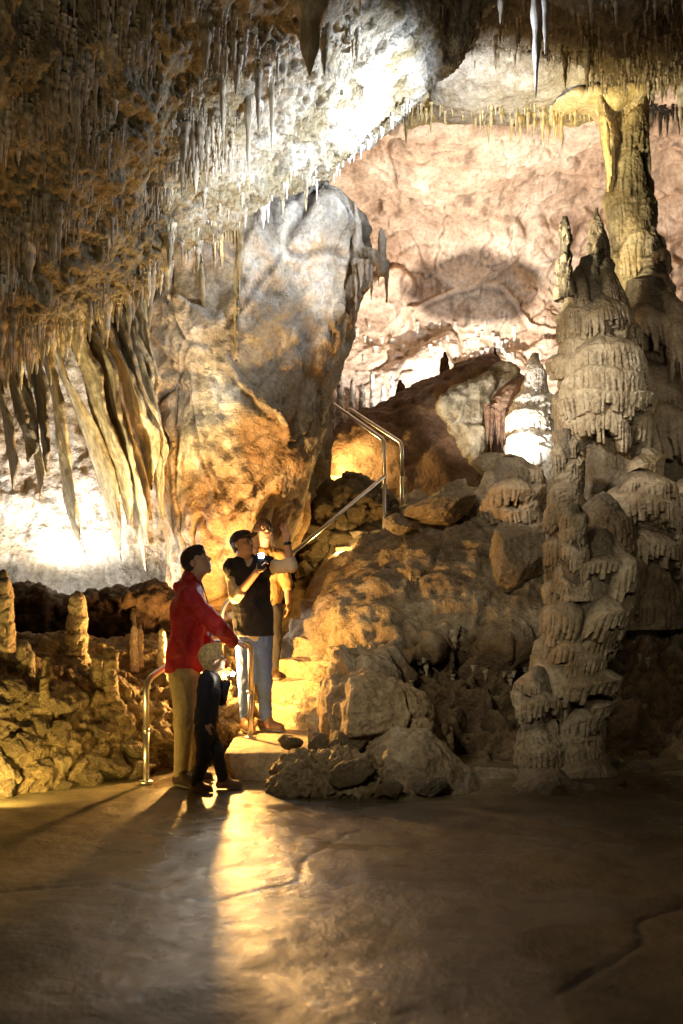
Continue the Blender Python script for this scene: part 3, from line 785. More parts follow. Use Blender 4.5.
plat = block('stone_platform', -.93, -.12, 7.85, 9.5, -.05, .215, M_step, seed=5, n=34)
tag(plat, 'low stone platform at the foot of the stairs under the man in the vest', 'platform')
st = empty('stone_staircase', (-.45, 9.4, .21), 'narrow yellow-lit stone stairs climbing behind the visitors', 'stairs')
N1 = 10
for k in range(N1):
    f = k / (N1 - 1)
    cx = -.62 + 1.05 * f; cy = 9.55 + 1.75 * f; z = .215 + .195 * (k + 1)
    b = block('step', cx - .36, cx + .42, cy - .14, cy + .26, z - .5, z, M_step, None, -.42, (cx, cy), 20 + k, n=24, amp=.035)
    b.parent = st; b.matrix_parent_inverse = Matrix.Translation(-st.location)
land = block('stair_landing', .15, 1.0, 11.35, 12.5, 1.9, 2.17, M_step, None, seed=31); tag(land, 'stone landing where the stairs turn beside the upper rail', 'landing')
st2 = empty('stone_staircase', (.2, 12.0, 2.2), 'upper flight of stone stairs glowing behind the upper handrail', 'stairs')
for k in range(6):
    cx = .30 - .12 * k; cy = 12.3 + .30 * k; z = 2.17 + .17 * (k + 1)
    b = block('step', cx - .45, cx + .35, cy - .15, cy + .35, z - .6, z, M_step, None, .35, (cx, cy), 50 + k, n=16)
    b.parent = st2; b.matrix_parent_inverse = Matrix.Translation(-st2.location)

# rubble bank under the landing (behind the rail)
def rubd(V, N):
    f1, f2, c = cell(V * 5 + .3 * np.stack([fbm(V * 4, 2, 1)] * 3, 1), 211)
    return .08 * fbm(V * 2, 4, 210) + .10 * (c - .4) * sst(0, .15, f2 - f1) - .03 * (1 - sst(0, .06, f2 - f1)) + .02 * ridged(V * 9, 3, 213)
mass('rubble_bank', [(262, 640), (285, 590), (298, 545), (315, 505), (338, 478), (378, 482), (402, 520), (420, 560), (420, 640)], 11.75, .35, .3, .022, rubd, M_rub, label='bank of dark stacked rubble beneath the upper stairs', cat='rock bank', tint=lambda V, N: np.ones((len(V), 3)) * .7)
for k in range(34):
    px = random.uniform(300, 376); py = random.uniform(492 if px > 320 else 520, 590)
    x, y, z = P(px, py, 11.35); stone(x, y, z, random.uniform(.07, .15), M_rub, 'rough brown stone stacked in the bank beneath the upper stairs', 'stones stacked beneath the upper stairs')

# ------------------------------------------------------------------ left rubble ledge
def lyb(X, Z): return 1.05 * (X + 1.5) 
def ld(V, N):
    f1, f2, c = cell(V * 3.4 + .35 * np.stack([fbm(V * 3, 2, 1)] * 3, 1), 221); g1, g2, c2 = cell(V * 9, 222)
    face = np.clip(1.1 - N[:, 2], .2, 1)
    return face * (.12 * (c - .4) * sst(0, .14, f2 - f1) - .05 * (1 - sst(0, .08, f2 - f1)) + .035 * (c2 - .5)) + .10 * fbm(V * 1.8, 4, 220) + .05 * fbm(V * 6, 3, 224) + .04 * ridged(V * 11, 4, 223)
LO, LDV, LDN = mass('rubble_ledge', [(-5.2, -.2), (-5.2, 1.15), (-3.2, 1.12), (-2.4, 1.02), (-1.8, .98), (-1.3, .95), (-.9, .8), (-.85, -.2)], 9.1, 1.0, .42, .022, ld, M_rub, k=.75, back=1.2, yb=lyb, world=True,
     label='rubble ledge of rough yellow-lit rock along the left side', cat='rock ledge')
for k in range(75):
    x = random.uniform(-3.1, -1.15); z = random.uniform(.02, .85) ** 1.0
    if x < -2.2 and z > .7: continue
    y = 9.1 + .75 * z + 1.05 * (x + 1.5) - 1.0 + .05 + (.25 * max(0, z - .6))
    s = random.uniform(.05, .15) * (1.1 - .4 * z)
    stone(x, y, z, s, M_rub, 'rough yellow-brown stone in the rubble face of the left ledge', 'stones in the left rubble ledge')

def depth_at(V, px, py, r=5):
    X = HX + V[:, 0] * F / V[:, 1]; Z = HY - (V[:, 2] - CZ) * F / V[:, 1]
    m = (np.abs(X - px) < r) & (np.abs(Z - py) < r)
    return float(V[m, 1].min()) if m.any() else None
def sm(cx, b, t, w, Y, mat, seed, lab, caph=(.06, .14), top=.45, n=26, capd=.025):
    if w < 6: capd = min(capd, .012)
    if Y < 10:
        Y = (depth_at(LDV, cx, b) or Y) + w * .009
    pr = [(cx, b + 10, w * 1.35), (cx, b, w * 1.15), (cx, b + (t - b) * .35, w), (cx + w * .06, b + (t - b) * .7, w * .85), (cx, t - (t - b) * .08, w * (top + .2)), (cx, t, w * top * .5)]
    return flowstone('stalagmite', px_prof(pr, Y), seed, n, 130, 170, capd, caph, (.05, .12), mat, 34, label=lab, rough=.012)
sm(77, 652, 592, 11, 9.1, M_bould, 401, 'thick cream-brown stalagmite, tallest on the left ledge', n=40)
sm(3, 655, 570, 11, 9.1, M_bould, 402, 'brown stalagmite cut by the left picture edge', n=40)
sm(25, 672, 642, 9, 8.9, M_flow2, 403, 'short grey stump stalagmite near the left picture edge')
sm(110, 690, 648, 7, 8.5, M_rub, 404, 'taller of two round orange stubs on the left ledge', top=.9)
sm(98, 684, 655, 5.5, 8.6, M_rub, 405, 'shorter of two round orange stubs on the left ledge', top=.9)
sm(134, 662, 612, 3.6, 9.3, M_white, 406, 'slender white stalagmite, taller of the pale pair on the ledge')
sm(140, 662, 625, 2.8, 9.35, M_white, 407, 'slender white stalagmite, shorter of the pale pair on the ledge')
sm(162, 660, 628, 4, 9.5, M_white, 408, 'small pale stalagmite just left of the man in the red jacket')
sm(47, 676, 656, 5, 8.8, M_rub, 409, 'small brown stub between the stump and the thick stalagmite')
sm(44, 700, 676, 5, 8.2, M_rub, 410, 'low brown stub on the front slope of the left ledge', top=.8)
mass('pale_flowstone_shelf', [(118, 672), (122, 655), (132, 645), (160, 642), (182, 650), (188, 672)], 9.3, .35, .15, .014, lowd, M_flow2, label='pale flowstone shelf under the slender white stalagmites', cat='formation')
mass('grey_flat_rock', [(22, 672), (26, 655), (34, 640), (60, 648), (78, 660), (80, 674)], 9.0, .25, .12, .014, lowd, M_flow2, label='flat grey rock lying left of the thick stalagmite', cat='rock')

# ------------------------------------------------------------------ rail
M_steel = simple_mat('brushed_steel', (.82, .80, .77), .36, 1.0, .08, 90, .1)
def tube(name, pts, r, mat, parent=None, seg=14, rad=.06, n=7):
    """a round tube through points with rounded bends"""
    P_ = [Vector(p) for p in pts]; path = [P_[0]]
    for a, b, c in zip(P_[:-2], P_[1:-1], P_[2:]):
        u = (a - b); v = (c - b); q = min(rad, u.length * .45, v.length * .45)
        s = b + u.normalized() * q; e = b + v.normalized() * q
        for k in range(n + 1):
            t = k / n; path.append(s * (1 - t) ** 2 + b * 2 * t * (1 - t) + e * t * t)
    path.append(P_[-1])
    V = []; Fc = []
    up = None
    for i, p in enumerate(path):
        t = (path[min(i + 1, len(path) - 1)] - path[max(i - 1, 0)]).normalized()
        if up is None: up = t.orthogonal().normalized()
        up = (up - t * up.dot(t)).normalized(); w = t.cross(up)
        for k in range(seg):
            a = 2 * math.pi * k / seg; V.append(p + (up * math.cos(a) + w * math.sin(a)) * r)
    for i in range(len(path) - 1):
        for k in range(seg):
            a = i * seg + k; b = i * seg + (k + 1) % seg
            Fc.append((a, b, b + seg, a + seg))
    Fc.append(tuple(range(seg))[::-1]); Fc.append(tuple(range(len(V) - seg, len(V))))
    me = bpy.data.meshes.new(name); me.from_pydata([tuple(v) for v in V], [], Fc); me.update()
    me.polygons.foreach_set('use_smooth', np.ones(len(me.polygons), bool)); put_tint(me)
    o = link(name, me, mat)
    if parent is not None:
        o.parent = parent; o.matrix_parent_inverse = Matrix.Translation(-Vector(parent.location))
    return o
A0 = P(146, 783, 7.68); A1 = P(146, 680, 7.68); A2 = P(205, 642, 8.2); B1 = P(251, 642, 8.55); B0 = P(250, 737, 8.55)
R1 = empty('handrail', A0, 'lower steel handrail beside the man in the red jacket', 'handrail')
tube('top_rail', [(A0[0], A0[1], .42), A1, A2, B1, (B1[0], B1[1], B1[2] - .42)], .0235, M_steel, R1, rad=.10)
tube('post', [(A0[0], A0[1], -.03), (A0[0], A0[1], .42)], .0236, M_steel, R1)
tube('post', [(B0[0], B0[1], .19), (B1[0], B1[1], B1[2] - .42)], .0236, M_steel, R1)
for q, z_ in ((A0, .41), (B0, B1[2] - .43)): tube('collar', [(q[0], q[1], z_ - .012), (q[0], q[1], z_ + .012)], .0275, M_steel, R1)
for q in ((A0[0], A0[1], .0), (B0[0], B0[1], .212)): tube('base_plate', [q, (q[0], q[1], q[2] + .022)], .055, M_steel, R1)
# middle rail: from behind the visitors up to the landing
C0 = P(222, 640, 9.6); C1 = P(222, 606, 9.6); C2 = P(243, 586, 9.8); C3 = P(295, 551, 10.4); C4 = P(385, 476, 11.2)
R2 = empty('handrail', (C0[0], C0[1], .3), 'sloping steel handrail rising from behind the visitors to the upper post', 'handrail')
tube('top_rail', [(C0[0], C0[1], .3), C1, C2, C3, C4], .021, M_steel, R2, rad=.12)
# upper rails
D0 = P(384, 536, 11.2); D1 = P(384, 440, 11.2); D2 = P(328, 400, 13.6)
R3 = empty('handrail', D0, 'nearer of the two upper steel handrails with a tall front post', 'handrail')
tube('top_rail', [(D1[0], D1[1], D1[2] - .5), D1, D2, P(300, 398, 14.2)], .022, M_steel, R3, rad=.10)
tube('post', [(D0[0], D0[1], D0[2] - .3), (D1[0], D1[1], D1[2] - .5)], .0222, M_steel, R3)
E0 = P(402, 520, 12.0); E1 = P(402, 443, 12.0); E2 = P(350, 409, 13.8); E3 = P(346, 414, 14.0); E4 = P(346, 480, 14.0)
R4 = empty('handrail', E0, 'farther of the two upper steel handrails, right of the nearer one', 'handrail')
tube('top_rail', [(E1[0], E1[1], E1[2] - .4), E1, E2, P(345, 410, 14.0), (E4[0], E4[1], E2[2] - .4)], .022, M_steel, R4, rad=.10)
tube('post', [(E0[0], E0[1], E0[2] - .2), (E1[0], E1[1], E1[2] - .4)], .0222, M_steel, R4)
tube('post', [(E4[0], E4[1], E4[2] - .3), (E4[0], E4[1], E2[2] - .4)], .0222, M_steel, R4)

mass('hollow_shade_rock', [(-80, 606), (-20, 592), (30, 586), (60, 600), (95, 590), (150, 584), (180, 596), (200, 690), (-80, 690)], 10.05, .22, .2, .025, ld, M_hill, label='added dark rock standing in for the shade in the hollow between the bright wall and the left ledge', cat='rock', tint=lambda V, N: np.ones((len(V), 3)) * .28)  # added dark mass: painted shade of the hollow, also blocks the wall lamps
# ------------------------------------------------------------------ draperies on the left
def drapery(pts, w, seed, mat, label, group=None, thick=.013):
    """a folded hanging stone ribbon: pts = (px, py, Y) from the top down, w = depth of the ribbon in metres"""
    C_ = catmull(np.array([P(*p) for p in pts]), 110); nw = 16
    n = len(C_); s = np.linspace(0, 1, n)
    u = np.linspace(0, 1, nw)
    V1 = []; V2 = []
    p = np.stack([s * 3, s * 0 + seed, s * 0], 1)
    wv = w * 1.8 * (.75 + .5 * np.sin(np.clip(s * 1.1, 0, 1) * math.pi) ** .7) * (1 + .22 * fbm(p * 1.6, 3, seed)) * (1 - sst(.8, 1.0, s) * .8)
    dirx = .40 + .14 * fbm(p * .7, 2, seed + 4)
    for side in (-1, 1):
        L = []
        for j, uu in enumerate(u):
            th = thick * (.5 + .5 * (uu > .85)) * (1 - .5 * s ** 4) + .001
            q = C_.copy()
            q[:, 2] += .12 * (1 - s) ** 3
            q[:, 0] += wv * uu * dirx + side * th + .014 * np.sin(uu * 5 + s * 8 + seed) * (1 - .5 * s)
            q[:, 1] -= wv * uu * .9
            q[:, 2] -= .10 * uu * wv
            L.append(q)
        (V1 if side < 0 else V2).append(np.stack(L, 1))
    A, B = V1[0], V2[0]
    ring = np.concatenate([A, B[:, ::-1]], 1)
    m = ring.shape[1]; V = ring.reshape(-1, 3)
    Q = grid_quads(n, m, wrap=True)
    V = V + normals(V, Q) * (.008 * fbm(V * 14, 3, seed) + .02 * fbm(V * 3, 3, seed))[:, None]
    me = mesh_np('drapery', V, Q, np.ones((len(V), 3)) * (1 + .6 * fbm(V * [14, 14, 1], 3, seed))[:, None])
    return tag(link('drapery', me, mat), label, 'drapery', group)
DR = [
 ([(4, 335, 9.6), (12, 400, 9.7), (24, 440, 9.8), (28, 462, 9.8)], .30, 'dark drapery nearest the left picture edge'),
 ([(20, 335, 9.6), (34, 400, 9.7), (42, 440, 9.8), (48, 476, 9.8)], .34, 'broad olive-grey drapery, second from the left edge'),
 ([(34, 332, 9.7), (50, 400, 9.8), (58, 450, 9.9), (70, 520, 10.2), (88, 562, 10.3)], .26, 'long thin drapery reaching down to the dark hollow'),
 ([(56, 325, 9.6), (78, 370, 9.7), (92, 410, 9.8), (112, 470, 10.0), (128, 525, 10.2)], .36, 'golden drapery edging the bright lit patch of wall'),
 ([(70, 322, 9.5), (92, 372, 9.6), (110, 425, 9.7), (128, 470, 9.9), (146, 545, 10.1)], .34, 'yellow striped drapery right of the golden one'),
 ([(84, 318, 9.5), (104, 360, 9.6), (124, 412, 9.7), (138, 440, 9.8), (150, 490, 9.9)], .30, 'wide cream drapery in the middle of the fan'),
 ([(98, 312, 9.5), (118, 352, 9.6), (134, 400, 9.7), (150, 440, 9.8), (156, 482, 9.9)], .28, 'cream drapery with a curled foot at the right of the fan'),
 ([(112, 305, 9.5), (128, 340, 9.6), (140, 380, 9.7), (152, 430, 9.8)], .22, 'short narrow drapery, last but one of the fan'),
 ([(10, 338, 9.75), (22, 400, 9.85), (34, 452, 9.95), (40, 500, 10.1)], .24, 'thin shaded drapery between the two dark ones at the far left'),
 ([(63, 324, 9.7), (84, 372, 9.8), (100, 420, 9.9), (118, 480, 10.1), (134, 540, 10.2)], .22, 'slender ochre drapery tucked behind the golden one'),
 ([(77, 320, 9.6), (98, 366, 9.7), (116, 418, 9.8), (134, 460, 10.0), (150, 520, 10.1)], .24, 'pleated drapery between the yellow striped and the wide cream one'),
 ([(91, 315, 9.6), (111, 356, 9.7), (129, 405, 9.8), (146, 444, 9.9), (158, 500, 10)], .22, 'thin brown drapery behind the wide cream one'),
 ([(105, 308, 9.6), (123, 346, 9.65), (138, 392, 9.75), (152, 440, 9.9), (162, 520, 10)], .22, 'long brown drapery along the left flank of the leaning rock'),
 ([(46, 330, 9.9), (64, 385, 10.1), (84, 440, 10.3), (104, 500, 10.5), (120, 560, 10.6)], .30, 'broad pale fold at the back of the fan, edging the brightest wall'),
 ([(60, 326, 9.8), (84, 380, 10.0), (106, 436, 10.2), (128, 500, 10.4), (146, 570, 10.5)], .32, 'broad pale fold running almost to the dark hollow'),
 ([(-10, 340, 9.9), (0, 400, 10.0), (6, 440, 10.1), (12, 490, 10.2)], .30, 'olive drapery cut by the left picture edge'),
 ([(126, 300, 9.5), (138, 332, 9.55), (148, 370, 9.6), (154, 400, 9.7)], .18, 'shortest drapery at the right end of the fan'),
]
for k, (pts, w, lab) in enumerate(DR):
    drapery(pts, w, 500 + k, M_drap if k > 1 else M_flow2, lab)
drapery([(233, 205, 9.7), (233, 260, 9.68), (232, 310, 9.66), (236, 362, 9.66)], .10, 520, M_yel, 'thin cream drapery running down the front of the leaning rock', thick=.02)
drapery([(192, 222, 9.6), (195, 260, 9.66), (199, 300, 9.7), (202, 335, 9.72)], .07, 521, M_yel, 'narrow yellow drip ribbon left of the cream drapery', thick=.02)
drapery([(596, 96, 11.9), (600, 130, 11.9), (606, 165, 11.95), (607, 192, 12)], .05, 522, M_yel, 'yellow ribbon curling down the left side of the hanging column', thick=.012)

# ------------------------------------------------------------------ stalactites
def stal_mesh(seed, seg=10, rows=16):
    R_ = np.random.default_rng(seed); s = np.linspace(0, 1, rows); th = np.linspace(0, 2 * math.pi, seg, endpoint=False)
    r = (1 - s) ** .75 * (1 + .22 * np.sin(s * R_.uniform(14, 26) + seed)) + .05
    r[0] *= 1.08
    bx = .05 * np.cumsum(R_.normal(size=rows)) / 3; by = .05 * np.cumsum(R_.normal(size=rows)) / 3
    V = np.stack([r[:, None] * np.cos(th) * (1 + .12 * R_.normal(size=seg)) + bx[:, None], r[:, None] * np.sin(th) + by[:, None], -s[:, None] + 0 * th], -1).reshape(-1, 3)
    Q = grid_quads(rows, seg, wrap=True, flip=True)
    return V, Q
SV = [stal_mesh(k) for k in range(12)]
_sm = {}
def stalactite(p, L, r, mat, label, group, k=None):
    k = random.randrange(12) if k is None else k
    if (k, mat.name) not in _sm:
        V, Q = SV[k]; me = mesh_np('stalactite', V, Q, (np.ones((len(V), 3)) * (1.15 - .3 * (V[:, 2:3] > -.3)))); me.materials.append(mat); _sm[k, mat.name] = me
    o = bpy.data.objects.new('stalactite', _sm[k, mat.name]); COL.objects.link(o)
    o.location = p; o.scale = (r, r, L); o.rotation_euler = (0, 0, random.uniform(0, 6.28))
    return tag(o, label, 'stalactite', group)

def fringe(name, items, mat, label=None):
    """the small ones beyond counting, as one mass. items = (x, y, z, L, r)"""
    VV = []; QQ = []; off = 0; TT = []
    for (x, y, z, L, r) in items:
        V, Q = SV[random.randrange(12)]
        a = random.uniform(0, 6.28); c, s = math.cos(a), math.sin(a)
        VV.append(np.stack([x + r * (c * V[:, 0] - s * V[:, 1]), y + r * (s * V[:, 0] + c * V[:, 1]), z + L * V[:, 2]], 1))
        QQ.append(Q + off); off += len(V); TT.append(np.full((len(V), 3), random.uniform(.65, 1.35)))
    me = mesh_np(name, np.concatenate(VV), np.concatenate(QQ), np.concatenate(TT))
    return tag(link(name, me, mat), label, None, None, 'stuff')

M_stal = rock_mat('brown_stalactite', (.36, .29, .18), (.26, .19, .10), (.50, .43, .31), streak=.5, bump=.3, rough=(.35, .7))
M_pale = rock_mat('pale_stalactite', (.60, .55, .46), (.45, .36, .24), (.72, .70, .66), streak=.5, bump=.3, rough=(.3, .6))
def proj(v): return HX + v[0] * F / v[1], HY - (v[2] - CZ) * F / v[1]

# near ceiling: gather candidate points on the underside seen by the camera
nv, nu, _ = CV.shape
cand = []
dens = fbm(CV.reshape(-1, 3) * 1.6, 3, 600).reshape(nv, nu)
tries = 0
while len(cand) < 4600 and tries < 120000:
    tries += 1
    i = random.randrange(70, nv - 60); j = random.randrange(20, nu - 20)
    v = CV[i, j]; px, py = proj(v)
    if not (-60 < px < 560 and -70 < py < 380) or v[1] < 3.5: continue
    bright = sst(-1.6, .4, v[0]) * 1.0
    if random.random() < bright * .9 * (dens[i, j] < .15) : continue
    if random.random() > .42 + 2.2 * dens[i, j]: continue
    if px > 300 and random.random() < .45 + .5 * sst(300, 380, px): continue
    Ltest = 0
    cl = max(0, dens[i, j] + .15)
    L = random.lognormvariate(-3.1, .55) * (1 + 2.6 * cl); L = min(L, .42)
    if px > 140 and py + L * F / v[1] > np.interp(px, [140, 200, 260, 330, 430], [250, 190, 160, 120, 40]) and random.random() < .96: continue
    cand.append((v[0], v[1], v[2] + .03, L, .005 + L * random.choice((.03, .045, .06, .09, .13))))
# the front lip has its own teeth
for _ in range(260):
    i = random.randrange(88, 120); j = random.randrange(60, nu - 130); v = CV[i, j]
    if proj(v)[0] > 170 and random.random() < .82: continue
    L = random.lognormvariate(-2.9, .5)
    cand.append((v[0], v[1], v[2] + .05, min(L, .25), .006 + L * .08))
cand.sort(key=lambda c: -c[3] * c[4] ** .5 / c[1])
for c in cand[:170]:
    warm = c[0] < -.9
    stalactite(c[:3], c[3], c[4], M_stal if warm or random.random() < .45 else M_pale, 'thin ribbed stalactite hanging from the low sloping near ceiling', 'stalactites on the near ceiling')
fringe('small_stalactites', [c for c in cand[170:] if c[0] < -.8 or random.random() < .35], M_stal, 'countless small brown stalactites bristling on the near ceiling')
fringe('small_stalactites', [c for c in cand[170:] if not c[0] < -.8 and random.random() < .55], M_pale, 'countless small pale stalactites on the lit end of the near ceiling')

# big named ones
for (px, py, Y, L, r, mt, lab) in [
    (536, -30, 8.2, 1.05, .055, M_pale, 'long white stalactite hanging at top centre right, longest there'),
    (545, -20, 8.3, .62, .035, M_pale, 'white stalactite just right of the longest one at top'),
    (500, -25, 8.6, .42, .04, M_pale, 'short white stalactite left of the longest one at top'),
    (311, -30, 7.0, .75, .14, M_stal, 'thick brown stalactite at the top of the lit ceiling'),
    (325, 20, 8.0, .45, .06, M_stal, 'brown stalactite right below the thick one at the top'),
    (248, 90, 8.2, .70, .035, M_stal, 'long dark straw stalactite before the lit ceiling edge'),
    (272, 75, 8.2, .62, .03, M_stal, 'slim dark straw stalactite right of the long dark straw'),
    (222, 60, 8.0, .60, .035, M_stal, 'dark stalactite left of the long dark straw'),
    (258, 70, 8.0, .5, .03, M_stal, 'short dark straw between the two longer straws'),
    (306, 182, 9.4, .28, .022, M_yel, 'yellow tipped stalactite alone on the ceiling lip above the leaning rock'),
    (268, 196, 9.3, .26, .02, M_pale, 'small pale stalactite hanging before the top of the leaning rock')]:
    stalactite(P(px, py, Y), L, r, mt, lab, None)

# ledges under the upper right ceiling
def lipd(V, N): return .07 * fbm(V * 2, 4, 610) + .05 * ridged(V * 4, 3, 611)
mass('blue_grey_ledge', [(430, 100), (440, 78), (470, 62), (505, 58), (530, 72), (560, 82), (600, 84), (606, 98), (560, 106), (500, 108), (460, 106)], 12.3, .8, .3, .035, lipd, M_flow2, label='blue-grey rock ledge above the yellow stalactite fringe', cat='rock ledge', tint=lambda V, N: np.ones((len(V), 3)) * [1.25, 1.3, 1.4])
mass('yellow_ledge', [(398, 122), (430, 98), (480, 96), (540, 99), (600, 95), (648, 88), (650, 97), (600, 112), (540, 112), (480, 110), (430, 112)], 12.7, .5, .15, .03, lipd, M_yel, label='long yellow calcite lip carrying a fringe of stalactites', cat='rock ledge')
it = []
for k in range(330):
    px = random.uniform(402, 645); py = 101 + random.uniform(-4, 5) + (10 if px < 440 else 0) * (440 - px) / 40
    x, y, z = P(px, py, random.uniform(12.2, 12.9)); L = random.lognormvariate(-1.9, .45) * (1.6 if 510 < px < 565 else 1) * (.7 if px > 590 else 1)
    it.append((x, y, z, min(L, .55), .008 + L * .06))
it.sort(key=lambda c: -c[3])
for c in it[:70]: stalactite(c[:3], c[3], c[4], M_yel, 'yellow stalactite in the fringe under the long calcite lip', 'yellow stalactites under the calcite lip')
fringe('small_stalactites', it[70:], M_yel, 'fine yellow fringe under the long calcite lip')
# dark ceiling drips right
nv2, nu2, _ = C2V.shape; it = []
while len(it) < 900:
    v = C2V[random.randrange(60, nv2 - 30), random.randrange(nu2)]; px, py = proj(v)
    if 470 < px < 760 and py > -60: L = random.lognormvariate(-2.1, .5); it.append((v[0], v[1], v[2] + .03, min(L, .6), .01 + L * .07))
it.sort(key=lambda c: -c[3])
for c in it[:40]: stalactite(c[:3], c[3], c[4], M_pale if c[0] > 3.2 else M_stal, 'dark stalactite under the shadowed upper right ceiling', 'stalactites on the upper right ceiling')
fringe('small_stalactites', it[40:], M_stal, 'countless small drips on the shadowed upper right ceiling')
it = []
for k in range(60):
    px = random.uniform(640, 720); x, y, z = P(px, 108 + random.uniform(-4, 4), 12.8); L = random.lognormvariate(-1.7, .4); it.append((x, y, z, L, .012 + L * .05))
fringe('small_stalactites', it, M_white, 'bright white fringe right of the hanging column')

# curtain under the left end of the near ceiling and over the leaning rock
it = []
for k in range(900):
    px = random.uniform(-40, 172); base = np.interp(px, [-40, 0, 110, 160, 250], [345, 338, 302, 262, 225])
    x, y, z = P(px, base + random.uniform(-30, 12), random.uniform(8.7, 9.6)); L = random.lognormvariate(-1.75, .5)
    it.append((x, y, z + .05, min(L, .6), .012 + L * .07))
fringe('small_stalactites', it, M_drap, 'ragged golden fringe above the draperies')
it = []
for k in range(150):
    px = random.uniform(186, 246); x, y, z = P(px, 222 + random.uniform(-16, 4), random.uniform(9.5, 9.75)); L = random.lognormvariate(-1.2, .4)
    it.append((x, y, z + .05, min(L, .7), .008 + L * .025))
fringe('small_stalactites', it, M_yel, 'cream drip fringe at the top left of the leaning rock')
# far white columns and drips at the foot of the back wall
it = []
bx = HX + BV[..., 0] * F / BV[..., 1]; by = HY - (BV[..., 2] - CZ) * F / BV[..., 1]
ii = np.argwhere((bx > 325) & (bx < 545) & (by > 322) & (by < 362))
for k in range(70):
    i = ii[random.randrange(len(ii))]; v = BV[i[0], i[1]]; L = random.lognormvariate(-1.3, .5); it.append((v[0], v[1] - .01, v[2] + .1, min(L, .8), .02 + L * .05))
fringe('small_stalactites', it, M_white, 'white drips along the foot of the far cave wall')
for k, (px, t, b, w) in enumerate(((340, 372, 425, 5), (352, 378, 425, 4), (362, 384, 425, 6), (372, 370, 425, 4), (383, 384, 425, 5), (392, 376, 420, 4), (330, 380, 430, 6))):
    sm(px, b, t, w * .8, 17.3, M_white, 430 + k, 'small white stalagmite in the bright gap beyond the stairs', capd=.04).__setitem__('group', 'small white stalagmites beyond the stairs')

it = []
for k in range(110):
    px = random.uniform(486, 536); py = np.interp(px, [486, 536], [402, 376]) + random.uniform(0, 14); x, y, z = P(px, py, 12.95 + random.uniform(-.1, .1))
    L = random.lognormvariate(-1.3, .4); it.append((x, y, z, min(L, .6), .015 + L * .06))
fringe('small_stalactites', it, M_hill, 'dark hanging drips beside the bright white stalagmite')
# unseen rock added at the wall lamp to throw the shadow on the dome
blob('boulder', 478, 410, 16.25, .17, .085, .1, 777, M_hill, 'unseen rock added beyond the crest of the red-brown slope to shadow the dome', h=4)

it = []
mk = np.where((MN[:, 2] < -.15) & (MV[:, 0] > .4) & (MV[:, 0] < 3.2) & (MV[:, 2] > .55) & (MN[:, 1] < .2))[0]
for k in range(260):
    v = MV[mk[random.randrange(len(mk))]]; L = random.lognormvariate(-2.5, .5)
    it.append((v[0], v[1], v[2] + .03, min(L, .3), .015 + L * .12))
fringe('small_stalactites', it, M_mound, 'knobbly drips over the dark hollow under the mound')

it = []
ek = catmull(np.array([e[:3] for e in edge], float), 400)
for k in range(150):
    e = ek[random.randrange(120, 330)]; x, y, z = P(e[0], e[1] + random.uniform(-8, 2), e[2] - random.uniform(0, .25)); L = random.lognormvariate(-2.9, .5)
    it.append((x, y, z + .03, min(L, .18), .006 + L * .07))
fringe('small_stalactites', it, M_pale, 'tiny pale drips along the bright lip of the near ceiling')

def cand_(V, N):
    D, E = caps_field(V[:, 0], V[:, 2], [(P(x, y, 12)[0], P(x, y, 12)[2], .25, .35, .1) for x, y in ((575, 94), (592, 92), (608, 90), (624, 88), (638, 86))], 6, 60, .02)
    return D * np.clip(-N[:, 1], 0, 1) + .03 * fbm(V * 4, 3, 701)
mass('draped_canopy', [(548, 104), (575, 94), (605, 90), (630, 86), (648, 80), (650, 92), (640, 108), (622, 112), (610, 124), (600, 118), (590, 108), (565, 110)], 12.15, .3, .12, .018, cand_, M_yel,
     label='pale yellow draped canopy spreading left from the top of the hanging column', cat='formation')
